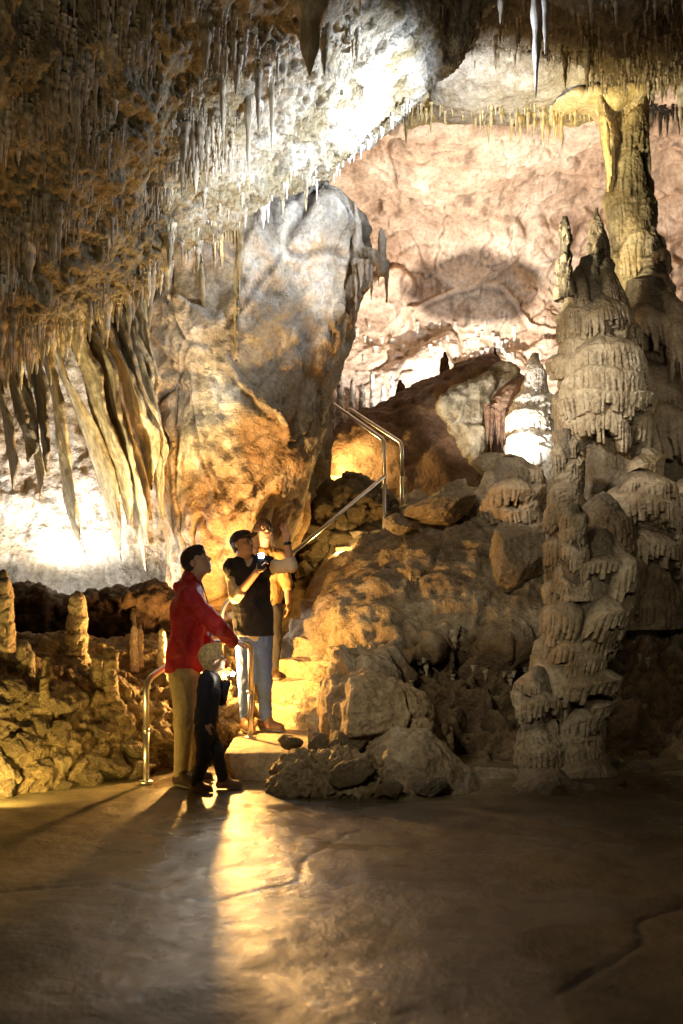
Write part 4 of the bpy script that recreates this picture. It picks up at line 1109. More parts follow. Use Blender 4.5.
# ------------------------------------------------------------------ people
class Field:
    def __init__(s, lo, hi, h):
        s.h = h; s.lo = np.array(lo, float); n = np.ceil((np.array(hi) - s.lo) / h).astype(int) + 1
        s.ax = [s.lo[k] + h * np.arange(n[k]) for k in range(3)]
        s.G = np.full(tuple(n), .3, dtype=np.float32)
    def _sub(s, lo, hi, m):
        sl = []
        for k in range(3):
            a = int(max(0, math.floor((lo[k] - m - s.lo[k]) / s.h))); b = int(min(s.G.shape[k], math.ceil((hi[k] + m - s.lo[k]) / s.h) + 1))
            if b <= a: return None, None
            sl.append(slice(a, b))
        sl = tuple(sl)
        g = np.meshgrid(*[s.ax[k][sl[k]] for k in range(3)], indexing='ij')
        return sl, np.stack(g, -1)
    def put(s, sl, d, k, neg=False):
        a = s.G[sl]
        if neg:
            d = -d; hh = np.clip(.5 - .5 * (d - a) / k, 0, 1) ; s.G[sl] = d + (a - d) * hh + k * hh * (1 - hh)
        else:
            hh = np.clip(.5 + .5 * (a - d) / k, 0, 1); s.G[sl] = a + (d - a) * hh - k * hh * (1 - hh)
    def cap(s, a, b, ra, rb=None, k=.02, flat=None, neg=False):
        a = np.array(a, float); b = np.array(b, float); rb = ra if rb is None else rb; R = max(ra, rb)
        sl, p = s._sub(np.minimum(a, b) - R * 1.3, np.maximum(a, b) + R * 1.3, .07)
        if sl is None: return
        q = p - a; e = b - a
        if flat is not None:
            n, f = np.array(flat[0], float), flat[1]
            q = q + n * ((q @ n) * (1 / f - 1))[..., None]; e = e + n * ((e @ n) * (1 / f - 1))
        t = np.clip((q @ e) / max(e @ e, 1e-9), 0, 1)
        d = np.linalg.norm(q - t[..., None] * e, axis=-1) - (ra + (rb - ra) * t)
        s.put(sl, d, k, neg)
    def ell(s, c, r, Fr=None, k=.012, neg=False):
        c = np.array(c, float); r = np.array(r, float); sl, p = s._sub(c - r.max(), c + r.max(), .06)
        if sl is None: return
        q = p - c
        if Fr is not None: q = np.stack([q @ Fr[0], q @ Fr[1], q @ Fr[2]], -1)
        L = np.linalg.norm(q / r, axis=-1); d = (L - 1) * r.min() * np.where(L < 1, 1, 1) 
        s.put(sl, d, k, neg)
    def cut(s, n, d):                       # keep n.p < d
        g = s.ax[0][:, None, None] * n[0] + s.ax[1][None, :, None] * n[1] + s.ax[2][None, None, :] * n[2] - d
        s.G = np.maximum(s.G, g.astype(np.float32))
    def mesh(s, name, mat, parent, fold=0, seed=0, fs=(9, 9, 5), tint=None, label=None):
        V, Q = surface_nets(s.G.astype(np.float64), s.lo, s.h)
        for _ in range(2):
            S = np.zeros_like(V); c = np.zeros(len(V))
            for a, b in ((0, 1), (1, 2), (2, 3), (3, 0)):
                for ax in range(3): S[:, ax] += np.bincount(Q[:, a], V[Q[:, b], ax], len(V)) + np.bincount(Q[:, b], V[Q[:, a], ax], len(V))
                c += np.bincount(Q[:, a], minlength=len(V)) + np.bincount(Q[:, b], minlength=len(V))
            V = V * .55 + .45 * S / np.maximum(c, 1)[:, None]
        if fold:
            N = normals(V, Q); N[:, 2] *= sst(V[:, 2].min(), V[:, 2].min() + .03, V[:, 2]); N[:, :2] *= (.35 + .65 * sst(V[:, 2].min(), V[:, 2].min() + .06, V[:, 2]))[:, None]; V = V + N * (fold * (ridged(V * fs + .6 * np.stack([fbm(V * 3, 2, 5)] * 3, 1), 2, seed) * 1.2 - .6) + fold * .3 * fbm(V * 22, 2, seed + 2))[:, None]
        o0 = np.array(parent.location) if parent is not None else 0
        me = mesh_np(name, V - o0, Q, tint(V) if tint else None)
        o = link(name, me, mat, parent)
        if label: o['label'] = label
        return o

def nrm(v): v = np.array(v, float); return v / np.linalg.norm(v)
def vv(*a): return np.array(a, float)

def head_frame(f, roll=0):
    f = nrm(f); s_ = nrm(np.cross(f, [0, 0, 1])); u = np.cross(s_, f)
    return np.stack([s_, f, u])         # right, forward, up

def head(Fd, c, Fr, nb, sc=1.0, female=False):
    s_, f, u = Fr
    K = sc
    Fd.ell(c + u * .03 * K - f * .008 * K, vv(.076, .096, .093) * K, Fr, .01)
    Fd.ell(c - u * .045 * K + f * .028 * K, vv(.056, .062, .066) * K, Fr, .025)
    Fd.ell(c - u * .095 * K + f * .058 * K, vv(.024, .022, .02) * K, Fr, .02)
    Fd.cap(c - s_ * .032 * K + u * .026 * K + f * .076 * K, c + s_ * .032 * K + u * .026 * K + f * .076 * K, .013 * K, k=.014)
    Fd.cap(c + s_ * .045 * K - u * .02 * K + f * .058 * K, c + s_ * .03 * K - u * .03 * K + f * .07 * K, .018 * K, k=.02)
    Fd.cap(c - s_ * .045 * K - u * .02 * K + f * .058 * K, c - s_ * .03 * K - u * .03 * K + f * .07 * K, .018 * K, k=.02)
    for q in (-1, 1): Fd.ell(c + s_ * .031 * K * q + u * .006 * K + f * .098 * K, vv(.016, .014, .011) * K, Fr, .012, neg=True)
    Fd.cap(c + u * .012 * K + f * .088 * K, c - u * .022 * K + f * .108 * K, .008 * K, .013 * K, k=.008)
    Fd.cap(c - u * .026 * K + f * .096 * K - s_ * .012 * K, c - u * .026 * K + f * .096 * K + s_ * .012 * K, .008 * K, k=.006)
    Fd.cap(c - u * .052 * K + f * .086 * K - s_ * .018 * K, c - u * .052 * K + f * .086 * K + s_ * .018 * K, .009 * K, k=.006)
    Fd.cap(c - u * .066 * K + f * .083 * K - s_ * .013 * K, c - u * .066 * K + f * .083 * K + s_ * .013 * K, .009 * K, k=.006)
    for q in (-1, 1): Fd.ell(c + s_ * .077 * K * q - f * .005 * K + u * .0, vv(.011, .02, .032) * K, Fr, .008)
    Fd.cap(c - u * .06 * K - f * .025 * K, nb, (.05 if female else .058) * K, (.055 if female else .066) * K, k=.03)

def eyes(c, Fr, parent, sc=1.0):
    s_, f, u = Fr
    for q in (-1, 1):
        p = c + s_ * .031 * sc * q + u * .006 * sc + f * .083 * sc
        import bmesh
        bm = bmesh.new(); bmesh.ops.create_uvsphere(bm, u_segments=14, v_segments=10, radius=.0118 * sc)
        me = bpy.data.meshes.new('eye'); bm.to_mesh(me); bm.free(); put_tint(me)
        o = link('eye', me, M_eye, parent); o.location = Vector(p) - parent.location
        rot = Matrix([list(s_), list(f), list(u)]).transposed().to_euler(); o.rotation_euler = rot

def hand(Fd, w, d, n, side, curl=.5, sc=1.0, spread=.25, thumb=.6, curls=None):
    """w wrist, d direction of the fingers, n palm normal (the side fingers close to), side +-1 thumb side"""
    d = nrm(d); n = nrm(n - np.dot(n, d) * d); s_ = np.cross(d, n) * side
    K = sc
    pc = w + d * .05 * K
    Fd.cap(w, pc + d * .01 * K, .024 * K, .036 * K, k=.012, flat=(n, .5))
    Fd.cap(pc - s_ * .026 * K + d * .026 * K, pc + s_ * .026 * K + d * .028 * K, .015 * K, k=.012, flat=(n, .8))
    for i, (off, L) in enumerate(((.030, .073), (.010, .082), (-.011, .076), (-.031, .060))):
        c_ = curls[i] if curls else curl
        b = pc + d * .036 * K + s_ * off * K
        dd = nrm(d + s_ * spread * off * 8); a = 0
        for seg, (fr, r) in enumerate(((.45, .0092), (.31, .0084), (.24, .0076))):
            a += c_ * (.7, 1.0, .7)[seg]
            v = dd * math.cos(a) + n * math.sin(a); e = b + v * L * fr * K
            Fd.cap(b, e, r * K, r * .93 * K, k=.004); b = e
    b = w + d * .022 * K + s_ * .026 * K; m = b + (s_ * .75 + d * .7 + n * .25) * .036 * K; e = m + nrm(d + n * thumb + s_ * .15) * .032 * K
    Fd.cap(b, m, .0125 * K, .0105 * K, k=.008); Fd.cap(m, e, .0100 * K, .0088 * K, k=.004)

M_skin = simple_mat('skin', (.50, .29, .19), .5, 0, .05, 80, .08)
M_skin.node_tree.nodes['Principled BSDF'].inputs['Subsurface Weight'].default_value = .08
M_skin.node_tree.nodes['Principled BSDF'].inputs['Subsurface Radius'].default_value = (.02, .008, .004)
M_eye = simple_mat('eye_white', (.42, .33, .28), .2, 0, 0, 10, .05)
M_red = simple_mat('red_shell_fabric', (.44, .014, .02), .6, 0, .35, 160, .2)
M_khaki = simple_mat('khaki_cotton', (.50, .385, .21), .85, 0, .3, 220, .15)
M_navy = simple_mat('navy_knit', (.022, .024, .05), .85, 0, .4, 300, .2)
M_vest = simple_mat('navy_fleece', (.012, .014, .026), .8, 0, .4, 260, .2)
M_djean = simple_mat('dark_denim', (.03, .03, .036), .85, 0, .3, 300, .3)
M_jean = simple_mat('blue_denim', (.11, .19, .52), .85, 0, .35, 240, .15)
M_shirt = simple_mat('cream_shirt', (.62, .54, .44), .85, 0, .3, 200, .08)
M_mustard = simple_mat('mustard_knit', (.33, .19, .05), .85, 0, .3, 260, .15)
M_hair = simple_mat('dark_brown_hair', (.028, .017, .010), .5, 0, .7, 190, .4)
M_hair2 = simple_mat('brown_hair', (.05, .026, .013), .45, 0, .7, 190, .4)
M_blond = simple_mat('blond_hair', (.72, .52, .27), .5, 0, .8, 240, .45)
M_shoe = simple_mat('brown_leather', (.06, .035, .02), .55, 0, .3, 90, .2)
M_boot = simple_mat('tan_leather', (.24, .15, .08), .6, 0, .3, 90, .2)
M_sole = simple_mat('rubber_sole', (.25, .22, .18), .8, 0, .2, 90, .1)
M_black = simple_mat('black_plastic', (.012, .012, .014), .35, 0, .1, 60, .1)
M_cap = simple_mat('dark_cap_cloth', (.022, .02, .026), .8, 0, .3, 200, .2)
M_lens = simple_mat('lit_lens', (1, 1, 1), .3, 0, 0, 10, 0, emit=(1, .86, .6), estr=150)
M_lensc = simple_mat('lit_lens_cool', (1, 1, 1), .3, 0, 0, 10, 0, emit=(.62, .76, 1), estr=500)

def shoe(heel, fwd, L, parent, mat, name='shoe'):
    """heel = floor point under the ankle"""
    f = nrm([fwd[0], fwd[1], 0]); h = np.array(heel, float)
    S = L / .29
    Fd = Field(h - .22, h + .36, .006)
    Fd.cap(h - f * .03 * S + vv(0, 0, .045 * S), h + f * .02 * S + vv(0, 0, .10 * S), .042 * S, .047 * S, k=.02)
    Fd.cap(h - f * .03 * S + vv(0, 0, .035 * S), h + f * .16 * S + vv(0, 0, .03 * S), .042 * S, .047 * S, k=.03)
    Fd.cap(h + f * .02 * S + vv(0, 0, .07 * S), h + f * .14 * S + vv(0, 0, .035 * S), .04 * S, .034 * S, k=.03)
    Fd.cut((0, 0, -1), -h[2] - .012)
    o = Fd.mesh(name, mat, parent, .002, 3)
    Fs = Field(h - .22, h + .36, .006)
    Fs.cap(h - f * .03 * S, h + f * .165 * S, .046 * S, .052 * S, k=.01)
    Fs.cut((0, 0, 1), h[2] + .022); Fs.cut((0, 0, -1), -h[2] - .001)
    sl = Fs.mesh('sole', M_sole, parent); sl.parent = o
    return o

def person(J, face, fwd, label, sc=1.0, top=None, bottom=None, hood=False, female=False):
    """J: joints in world metres.  face: where the face looks.  fwd: where the chest points."""
    root = empty('person', ((J['hl'][0] + J['hr'][0]) / 2, (J['hl'][1] + J['hr'][1]) / 2, J['floor']), label, 'person')
    fwd = nrm([fwd[0], fwd[1], 0]); side = np.cross(fwd, [0, 0, 1])
    Fr = head_frame(face)
    allp = np.array([v for k, v in J.items() if k != 'floor'])
    lo = allp.min(0) - .26; hi = allp.max(0) + .26; lo[2] = J['floor'] - .02
    B = Field(lo, hi, .0065)
    pel = (J['hl'] + J['hr']) / 2; nb = J['neck']; chest = J.get('chest', pel * .32 + nb * .68)
    def torso(Fd, g, hem=None):
        Fd.cap(pel + vv(0, 0, .03 * sc), pel * .5 + chest * .5, (.135 * sc + g), (.125 * sc + g), k=.04, flat=(fwd, .78))
        Fd.cap(pel * .5 + chest * .5, chest, (.125 * sc + g), (.15 * sc + g), k=.05, flat=(fwd, .76))
        Fd.cap(chest, nb - vv(0, 0, .07 * sc), (.15 * sc + g), (.10 * sc + g), k=.05, flat=(fwd, .74))
        Fd.cap(J['sl'], J['sr'], .055 * sc + g, k=.05)
        Fd.cap(J['sl'], nb - vv(0, 0, .02), .05 * sc + g, .05 * sc + g * .5, k=.04); Fd.cap(J['sr'], nb - vv(0, 0, .02), .05 * sc + g, .05 * sc + g * .5, k=.04)
    def arm(Fd, q, g, upto=1.0, up_only=False):
        S, E, W = J['s' + q], J['e' + q], J['w' + q]
        Fd.cap(S, E, .052 * sc + g, .041 * sc + g, k=.03)
        if not up_only: Fd.cap(E, E + (W - E) * upto, .041 * sc + g, .029 * sc + g * 1.05, k=.02)
    def leg(Fd, q, g, upto=.93):
        Hh, K_, A = J['h' + q], J['k' + q], J['a' + q]
        Fd.cap(Hh, K_, .086 * sc + g, .058 * sc + g, k=.035); Fd.cap(K_, K_ + (A - K_) * upto, .056 * sc + g, .038 * sc + g * 1.2, k=.03)
    torso(B, 0)
    for q in 'lr': arm(B, q, 0, 1.0); leg(B, q, 0, 1.0)
    for q in 'lr': B.cap(J['a' + q], J['a' + q] + fwd * .1 * sc - vv(0, 0, .05 * sc), .03 * sc, .025 * sc, k=.02)
    head(B, J['head'], Fr, nb, J.get('hs', 1.0), female)
    return root, B, Fr, fwd, torso, arm, leg

def finish(root, B, J, Fr, lab='body'):
    o = B.mesh('body', M_skin, root); eyes(J['head'], Fr, root, J.get('hs', 1.0)); return o

def region(J, g=.3):
    allp = np.array([v for k, v in J.items() if k not in ('floor', 'hs')]); return allp.min(0) - g, allp.max(0) + g

def hair_short(J, Fr, mat, root, full=.009, front=.045, low=-.045, ears=True):
    c = J['head']; K = J.get('hs', 1.0); s_, f, u = Fr
    H = Field(c - .2, c + .2, .005)
    H.ell(c + u * .036 * K - f * .012 * K, (vv(.077, .097, .094) + full) * K, Fr, .01)
    H.ell(c - u * .035 * K - f * .045 * K, (vv(.060, .05, .055) + full * .5) * K, Fr, .03)
    H.ell(c + u * .095 * K + f * .05 * K, (vv(.05, .04, .022) + full * .5) * K, Fr, .03)
    n = nrm(f * .80 - u * .60); H.cut(n, float(n @ (c + n * front * K)))
    n2 = -u; H.cut(n2, float(n2 @ (c + u * low * K)))
    for q in (-1, 1) if ears else ():
        H.ell(c + s_ * .095 * K * q + f * .012 * K - u * .012 * K, vv(.05, .030, .036) * K, Fr, .008, neg=True)
        H.ell(c + s_ * .075 * K * q + f * .045 * K - u * .005 * K, vv(.06, .035, .05) * K, Fr, .008, neg=True)
    return H.mesh('hair', mat, root, .007, 9, fs=(46, 46, 16))

# man in the red jacket -------------------------------------------------------
Y = 7.66
def pj(px, py, dy=0.0, Y0=None): return np.array(P(px, py, (Y0 or Y) + dy))
J = dict(floor=0.0, head=pj(197, 563), neck=pj(191, 583), sl=pj(190, 597, .19), sr=pj(190, 598, -.17), el=pj(200, 632, .24), wl=pj(214, 655, .16),
         er=pj(216, 625, -.16), wr=pj(233, 642, .12), hl=pj(186, 675, .09), hr=pj(184, 676, -.09), kl=pj(192, 722, .10), kr=pj(184, 724, -.09), al=pj(188, 771, .13), ar=pj(181, 775, -.08))
J['floor'] = 0.0
rt, B, Fr, fw, torso, arm, leg = person(J, (.80, -.22, .42), (1, -.10), 'man in a red jacket and khaki trousers looking up with a hand on the rail')
hand(B, J['wr'], (.85, .35, -.15), (.1, .2, -1), -1, .55)
hand(B, J['wl'], (.9, 0, -.5), (-.4, -.8, -.5), -1, .5)
finish(rt, B, J, Fr)
lo, hi = region(J, .28)
G = Field((lo[0], lo[1], .70), (hi[0], hi[1], 1.72), .007)
torso(G, .028); arm(G, 'l', .024, .9); arm(G, 'r', .024, .92)
pel = (J['hl'] + J['hr']) / 2
G.cap(pel + vv(-.01, 0, -.05), pel + vv(0, 0, .15), .172, .16, k=.04, flat=(fw, .86))
G.cap(J['neck'] + vv(-.005, 0, -.05), J['neck'] + vv(.0, 0, .035), .095, .078, k=.02)
G.cap(J['neck'] + vv(-.09, 0, -.03), J['neck'] + vv(-.06, 0, -.06), .05, .06, k=.03)
G.cap(J['neck'] + vv(.02, 0, .03), J['neck'] + vv(.05, 0, .12), .058, .06, k=.008, neg=True)
G.cut((0, 0, -1), -P(0, 672, Y)[2]); G.mesh('jacket', M_red, rt, .012, 31)
G = Field((lo[0], lo[1], .0), (hi[0], hi[1], 1.1), .007)
leg(G, 'l', .016, .96); leg(G, 'r', .016, .96); G.cap(pel + vv(0, 0, -.04), pel + vv(0, 0, .12), .14, .14, k=.04, flat=(fw, .85)); G.mesh('trousers', M_khaki, rt, .008, 35, fs=(9, 9, 4))
zc = tube('zipper', [tuple(J['neck'] + vv(.085, -.02, .0)), tuple(J['neck'] + vv(.125, -.02, -.12)), tuple(J['neck'] + vv(.16, -.02, -.30)), tuple(pel + vv(.175, -.01, .12))], .005, M_black, rt, seg=8)
hair_short(J, Fr, M_hair, rt)
shoe((J['al'][0], J['al'][1], 0.004), (1, -.25), .29, rt, M_shoe); shoe((J['ar'][0], J['ar'][1], 0.004), (.8, -.75), .29, rt, M_shoe)

# child --------------------------------------------------------------------
Y = 7.42
J = dict(floor=0.0, head=pj(213, 659), neck=pj(210, 674), sl=pj(213, 680, .11), sr=pj(207, 680, -.11), el=pj(221, 700, .13), wl=pj(227, 682, .10),
         er=pj(203, 704, -.13), wr=pj(207, 722, -.12), hl=pj(207, 728, .06), hr=pj(204, 729, -.06), kl=pj(217, 752, .05), kr=pj(204, 757, -.05), al=pj(223, 779, .06), ar=pj(196, 784, -.04), hs=.80)
# joints are tuples of world metres; the floor is z = 0
hs = J.pop('hs')
rt, B, Fr, fw, torso, arm, leg = None, None, None, None, None, None, None
J['floor'] = 0.0
def child():
    JJ = dict(J)
    r = person(JJ, (.85, .25, .22), (.95, .25), 'small blond child in a navy sweater and dark jeans mid-step by the rail', sc=.62)
    return r
_p = person
def person_scaled(*a, hs=1.0, **k):
    global head
    h0 = head
    def h2(Fd, c, Fr, nb, sc=1.0, female=False): return h0(Fd, c, Fr, nb, hs, female)
    head = h2
    try: return _p(*a, **k)
    finally: head = h0
rt, B, Fr, fw, torso, arm, leg = person_scaled(J, (.85, .22, .20), (.95, .2), 'small blond child in a navy sweater and dark jeans mid-step by the rail', sc=.62, hs=.86)
hand(B, J['wr'], (.1, 0, -1), (.3, .8, 0), 1, .35, .66); hand(B, J['wl'], (.5, .1, .85), (.6, -.2, -.4), 1, 1.1, .66)
J['hs'] = .86
finish(rt, B, J, Fr); lo, hi = region(J, .2)
pel = (J['hl'] + J['hr']) / 2
G = Field((lo[0], lo[1], .45), (hi[0], hi[1], 1.05), .006)
torso(G, .018); arm(G, 'l', .014, .9); arm(G, 'r', .014, .94); G.cap(pel + vv(0, 0, .0), pel + vv(0, 0, .08), .105, .10, k=.03, flat=(fw, .85)); G.cap(J['neck'] + vv(0, 0, -.03), J['neck'] + vv(0, 0, .005), .06, .05, k=.01)
G.cut((0, 0, -1), -P(0, 724, Y)[2]); G.mesh('sweater', M_navy, rt, .007, 41)
G = Field((lo[0], lo[1], .0), (hi[0], hi[1], .7), .006)
leg(G, 'l', .016, .97); leg(G, 'r', .016, .97); G.cap(pel + vv(0, 0, -.02), pel + vv(0, 0, .06), .09, .09, k=.03, flat=(fw, .85)); G.mesh('jeans', M_djean, rt, .007, 45, fs=(14, 14, 10))
hair_short(J, Fr, M_blond, rt, .011, .066, -.075, False)
shoe((J['al'][0], J['al'][1], .004), (1, .1), .20, rt, M_boot); shoe((J['ar'][0], J['ar'][1], .004), (.9, -.4), .20, rt, M_boot)
child_hand = J['wl'] + nrm(vv(.5, .1, .85)) * .045

# man in the vest ------------------------------------------------------------
Y = 9.0
J = dict(floor=.225, head=pj(243, 545, -.02), neck=pj(247, 562, .02), sl=pj(268, 567, 0), sr=pj(232, 569, -.02), er=pj(236, 597, -.10), wr=pj(257, 572, -.30),
         el=pj(291, 566, -.14), wl=pj(287, 541, -.16), hl=pj(262, 636, .0), hr=pj(246, 637, .0), kl=pj(264, 680, -.02), kr=pj(246, 682, -.03), al=pj(266, 719, .02), ar=pj(246, 719, .0))
rt, B, Fr, fw, torso, arm, leg = person(J, (.66, -.50, .30), (.25, -1), 'man in a dark cap and navy vest holding a phone light and pointing up')
hand(B, J['wr'], (.35, -.3, .8), (.6, .5, .1), -1, .9, curls=None)
hand(B, J['wl'], (-.16, -.2, .9), (-.5, -.6, .1), 1, .12, spread=.6, thumb=.1)
finish(rt, B, J, Fr); lo, hi = region(J, .26); pel = (J['hl'] + J['hr']) / 2
G = Field((lo[0], lo[1], .9), (hi[0], hi[1], 2.1), .007)
torso(G, .014); arm(G, 'l', .015, 1, True); arm(G, 'r', .017, 1, True)
for q in 'lr': G.cap(J['e' + q], J['e' + q] + (J['w' + q] - J['e' + q]) * .22, .053, .050, k=.02)
G.cap(J['neck'] + vv(0, 0, -.05), J['neck'] + vv(0, 0, .0), .082, .074, k=.02); G.mesh('shirt', M_shirt, rt, .009, 51)
G = Field((lo[0], lo[1], .9), (hi[0], hi[1], 2.1), .007)
torso(G, .036); G.cap(pel + vv(0, 0, .02), pel + vv(0, 0, .2), .178, .17, k=.04, flat=(fw, .8)); G.cap(J['neck'] + vv(0, .02, -.06), J['neck'] + vv(0, .02, .0), .105, .088, k=.02)
G.cap(J['neck'] + vv(.02, -.08, .04), J['neck'] + vv(.04, -.16, -.08), .05, .01, k=.01, neg=True)
for q, s_ in (('l', 1), ('r', -1)): G.cap(J['s' + q] + vv(s_ * .045, 0, -.10), J['s' + q] + vv(s_ * .06, 0, .03), .06, .05, k=.01, neg=True)
G.cut((0, 0, -1), -P(0, 636, Y)[2]); G.mesh('vest', M_vest, rt, .010, 55)
G = Field((lo[0], lo[1], .22), (hi[0], hi[1], 1.3), .007)
leg(G, 'l', .013, .98); leg(G, 'r', .013, .98); G.cap(pel + vv(0, 0, -.02), pel + vv(0, 0, .12), .135, .135, k=.04, flat=(fw, .82)); G.mesh('jeans', M_jean, rt, .008, 59, fs=(9, 9, 6))
hair_short(J, Fr, M_hair, rt, .006)
c = J['head']; s_, f, u = Fr
H = Field(c - .25, c + .25, .005); H.ell(c + u * .045 - f * .012, vv(.094, .114, .096), Fr, .01); H.cut(-u, float(-u @ (c + u * .040)))
cp = H.mesh('cap', M_cap, rt, .002, 7)
H = Field(c - .25, c + .25, .004); H.ell(c + u * .050 + f * .10, vv(.075, .085, .010), Fr, .004); H.mesh('brim', M_cap, rt).parent = cp
shoe((J['al'][0], J['al'][1], .222), (.8, -.6), .29, rt, M_boot); shoe((J['ar'][0], J['ar'][1], .222), (.35, -.95), .29, rt, M_boot)
wl = J['wl']; ad = nrm(J['wl'] - J['el'])
H = Field(wl - .1, wl + .1, .004); H.cap(wl - ad * .035, wl - ad * .015, .036, .036, k=.004); H.cut(ad, float(ad @ (wl - ad * .006))); H.cut(-ad, float(-ad @ (wl - ad * .034))); H.mesh('wristband', M_black, rt)
vest_hand = J['wr'] + nrm(vv(.35, -.3, .8)) * .075

# woman --------------------------------------------------------------------
Y = 9.9
J = dict(floor=.61, head=pj(264, 532, -.02), neck=pj(265, 549, .03), sl=pj(280, 556, .02), sr=pj(253, 556, .04), er=pj(250, 583, .05), wr=pj(254, 605, -.05),
         el=pj(287, 583, .0), wl=pj(288, 603, -.10), hl=pj(274, 612, .02), hr=pj(261, 612, .04), kl=pj(275, 646, -.02), kr=pj(262, 646, 0), al=pj(275, 672, .03), ar=pj(262, 672, .05))
for q in 'lr': J['k' + q][2] = 1.03; J['a' + q][2] = .70
rt, B, Fr, fw, torso, arm, leg = person(J, (.30, -.85, .30), (.2, -1), 'woman with long brown hair in a mustard top behind the man in the vest', sc=.90, female=True)
hand(B, J['wl'], (0, -.1, -1), (-1, 0, 0), -1, .35, .9); hand(B, J['wr'], (0, -.1, -1), (1, 0, 0), 1, .35, .9)
finish(rt, B, J, Fr); lo, hi = region(J, .26); pel = (J['hl'] + J['hr']) / 2
G = Field((lo[0], lo[1], 1.1), (hi[0], hi[1], 2.2), .007)
torso(G, .016); arm(G, 'l', .02, .25); arm(G, 'r', .02, .25); G.cut((0, 0, -1), -P(0, 608, Y)[2]); G.mesh('top', M_mustard, rt, .009, 61)
G = Field((lo[0], lo[1], .6), (hi[0], hi[1], 1.7), .007)
leg(G, 'l', .014, .97); leg(G, 'r', .014, .97); G.cap(pel + vv(0, 0, -.02), pel + vv(0, 0, .12), .13, .12, k=.04, flat=(fw, .85)); G.mesh('trousers', M_djean, rt, .007, 65)
c = J['head']; s_, f, u = Fr
H = Field(c - .42, c + .3, .006)
H.ell(c + u * .034 - f * .012, vv(.092, .112, .108), Fr, .01)
for q in (-1, 1):
    H.cap(c + s_ * q * .075 - f * .01 + u * .02, c + s_ * q * .105 + f * .01 - vv(0, 0, .24), .040, .032, k=.03); H.cap(c - f * .06, c + s_ * q * .05 - f * .07 - vv(0, 0, .26), .06, .045, k=.03)
H.ell(c + f * .095 - u * .015, vv(.054, .07, .088), Fr, .01, neg=True)
H.mesh('hair', M_hair2, rt, .008, 9, fs=(34, 34, 8))
shoe((J['al'][0], J['al'][1], .61), (.2, -1), .25, rt, M_shoe); shoe((J['ar'][0], J['ar'][1], .61), (.1, -1), .25, rt, M_shoe)

# things they hold -------------------------------------------------------------
def torch(p, d, label, lens, r=.013, L=.11):
    e = empty('flashlight', tuple(p), label, 'flashlight'); d = nrm(d); p = np.array(p)
    tube('barrel', [tuple(p - d * L * .5), tuple(p + d * L * .4)], r, M_black, e)
    tube('lamp_head', [tuple(p + d * L * .35), tuple(p + d * L * .55)], r * 1.5, M_black, e)
    tube('lens', [tuple(p + d * L * .551), tuple(p + d * (L * .551 + .004))], r * 1.35, lens, e)
    return p + d * (L * .6)
tp = torch(child_hand + vv(.0, 0, .01), (.35, -.8, .25), 'small lit flashlight held up in the hand of the child', M_lens)
def slab(name, c, Fr_, half, mat, parent, bev=.004):
    import bmesh
    bm = bmesh.new(); bmesh.ops.create_cube(bm, size=2)
    M = Matrix([list(Fr_[0]), list(Fr_[1]), list(Fr_[2])]).transposed()
    for v in bm.verts: v.co = Vector([v.co[k] * half[k] for k in range(3)])
    bmesh.ops.bevel(bm, geom=bm.edges[:], offset=bev, segments=2, affect='EDGES')
    for v in bm.verts: v.co = M @ v.co + Vector(c) - parent.location
    me = bpy.data.meshes.new(name); bm.to_mesh(me); bm.free(); put_tint(me)
    return link(name, me, mat, parent)
pc = vest_hand + vv(.012, -.02, .03)
ph = empty('phone', tuple(pc), 'black phone with its light shining, held by the man in the vest', 'phone')
PF = head_frame((.15, -1, .1))
slab('phone_case', pc, PF, (.036, .0045, .072), M_black, ph)
slab('screen', pc - PF[1] * .0052, PF, (.032, .0006, .066), M_lensc if False else M_black, ph, .0003)
lp_ = pc + PF[1] * .0065 + PF[2] * .045
slab('phone_light', lp_, PF, (.021, .001, .021), M_lensc, ph, .0006)
TORCH_POS = tp; PHONE_POS = lp_

# bracket of flowstone on the right shoulder of the leaning rock
def bracket():
    Yb = 9.95; q = lambda px, py, dy=0.0: np.array(P(px, py, Yb + dy))
    e0 = q(350, 310) - .3; e1 = q(395, 195) + .35
    Fd = Field((e0[0], Yb - .35, e0[2]), (e1[0], Yb + .45, e1[2]), .011)
    r = lambda n: n * Yb / F
    Fd.cap(q(357, 262, .15), q(357, 222), r(7), r(4), k=.03); Fd.cap(q(357, 225), q(355, 204), r(3.4), r(1.4), k=.02)
    Fd.cap(q(352, 255, .25), q(372, 256), r(12), r(7), k=.03); Fd.cap(q(370, 256), q(383, 266, -.05), r(6), r(4), k=.02)
    Fd.cap(q(382, 272, -.05), q(382, 240, -.05), r(5), r(3.6), k=.03); Fd.cap(q(382, 240, -.05), q(381, 229, -.05), r(4), r(1.8), k=.02)
    for a, t, w in ((361, 296, 3.4), (367, 284, 3), (372, 300, 3.2), (378, 286, 3), (386, 303, 3.2), (356, 310, 4)):
        Fd.cap(q(a, 262, random.uniform(-.1, .1)), q(a + random.uniform(-1, 1), t, random.uniform(-.05, .05)), r(w), r(.8), k=.012)
    o = Fd.mesh('shelf_formation', M_flow, None, .014, 77, fs=(9, 9, 2.5))
    tag(o, 'small drooping shelf with two upright fingers on the right shoulder of the leaning rock', 'formation')
bracket()
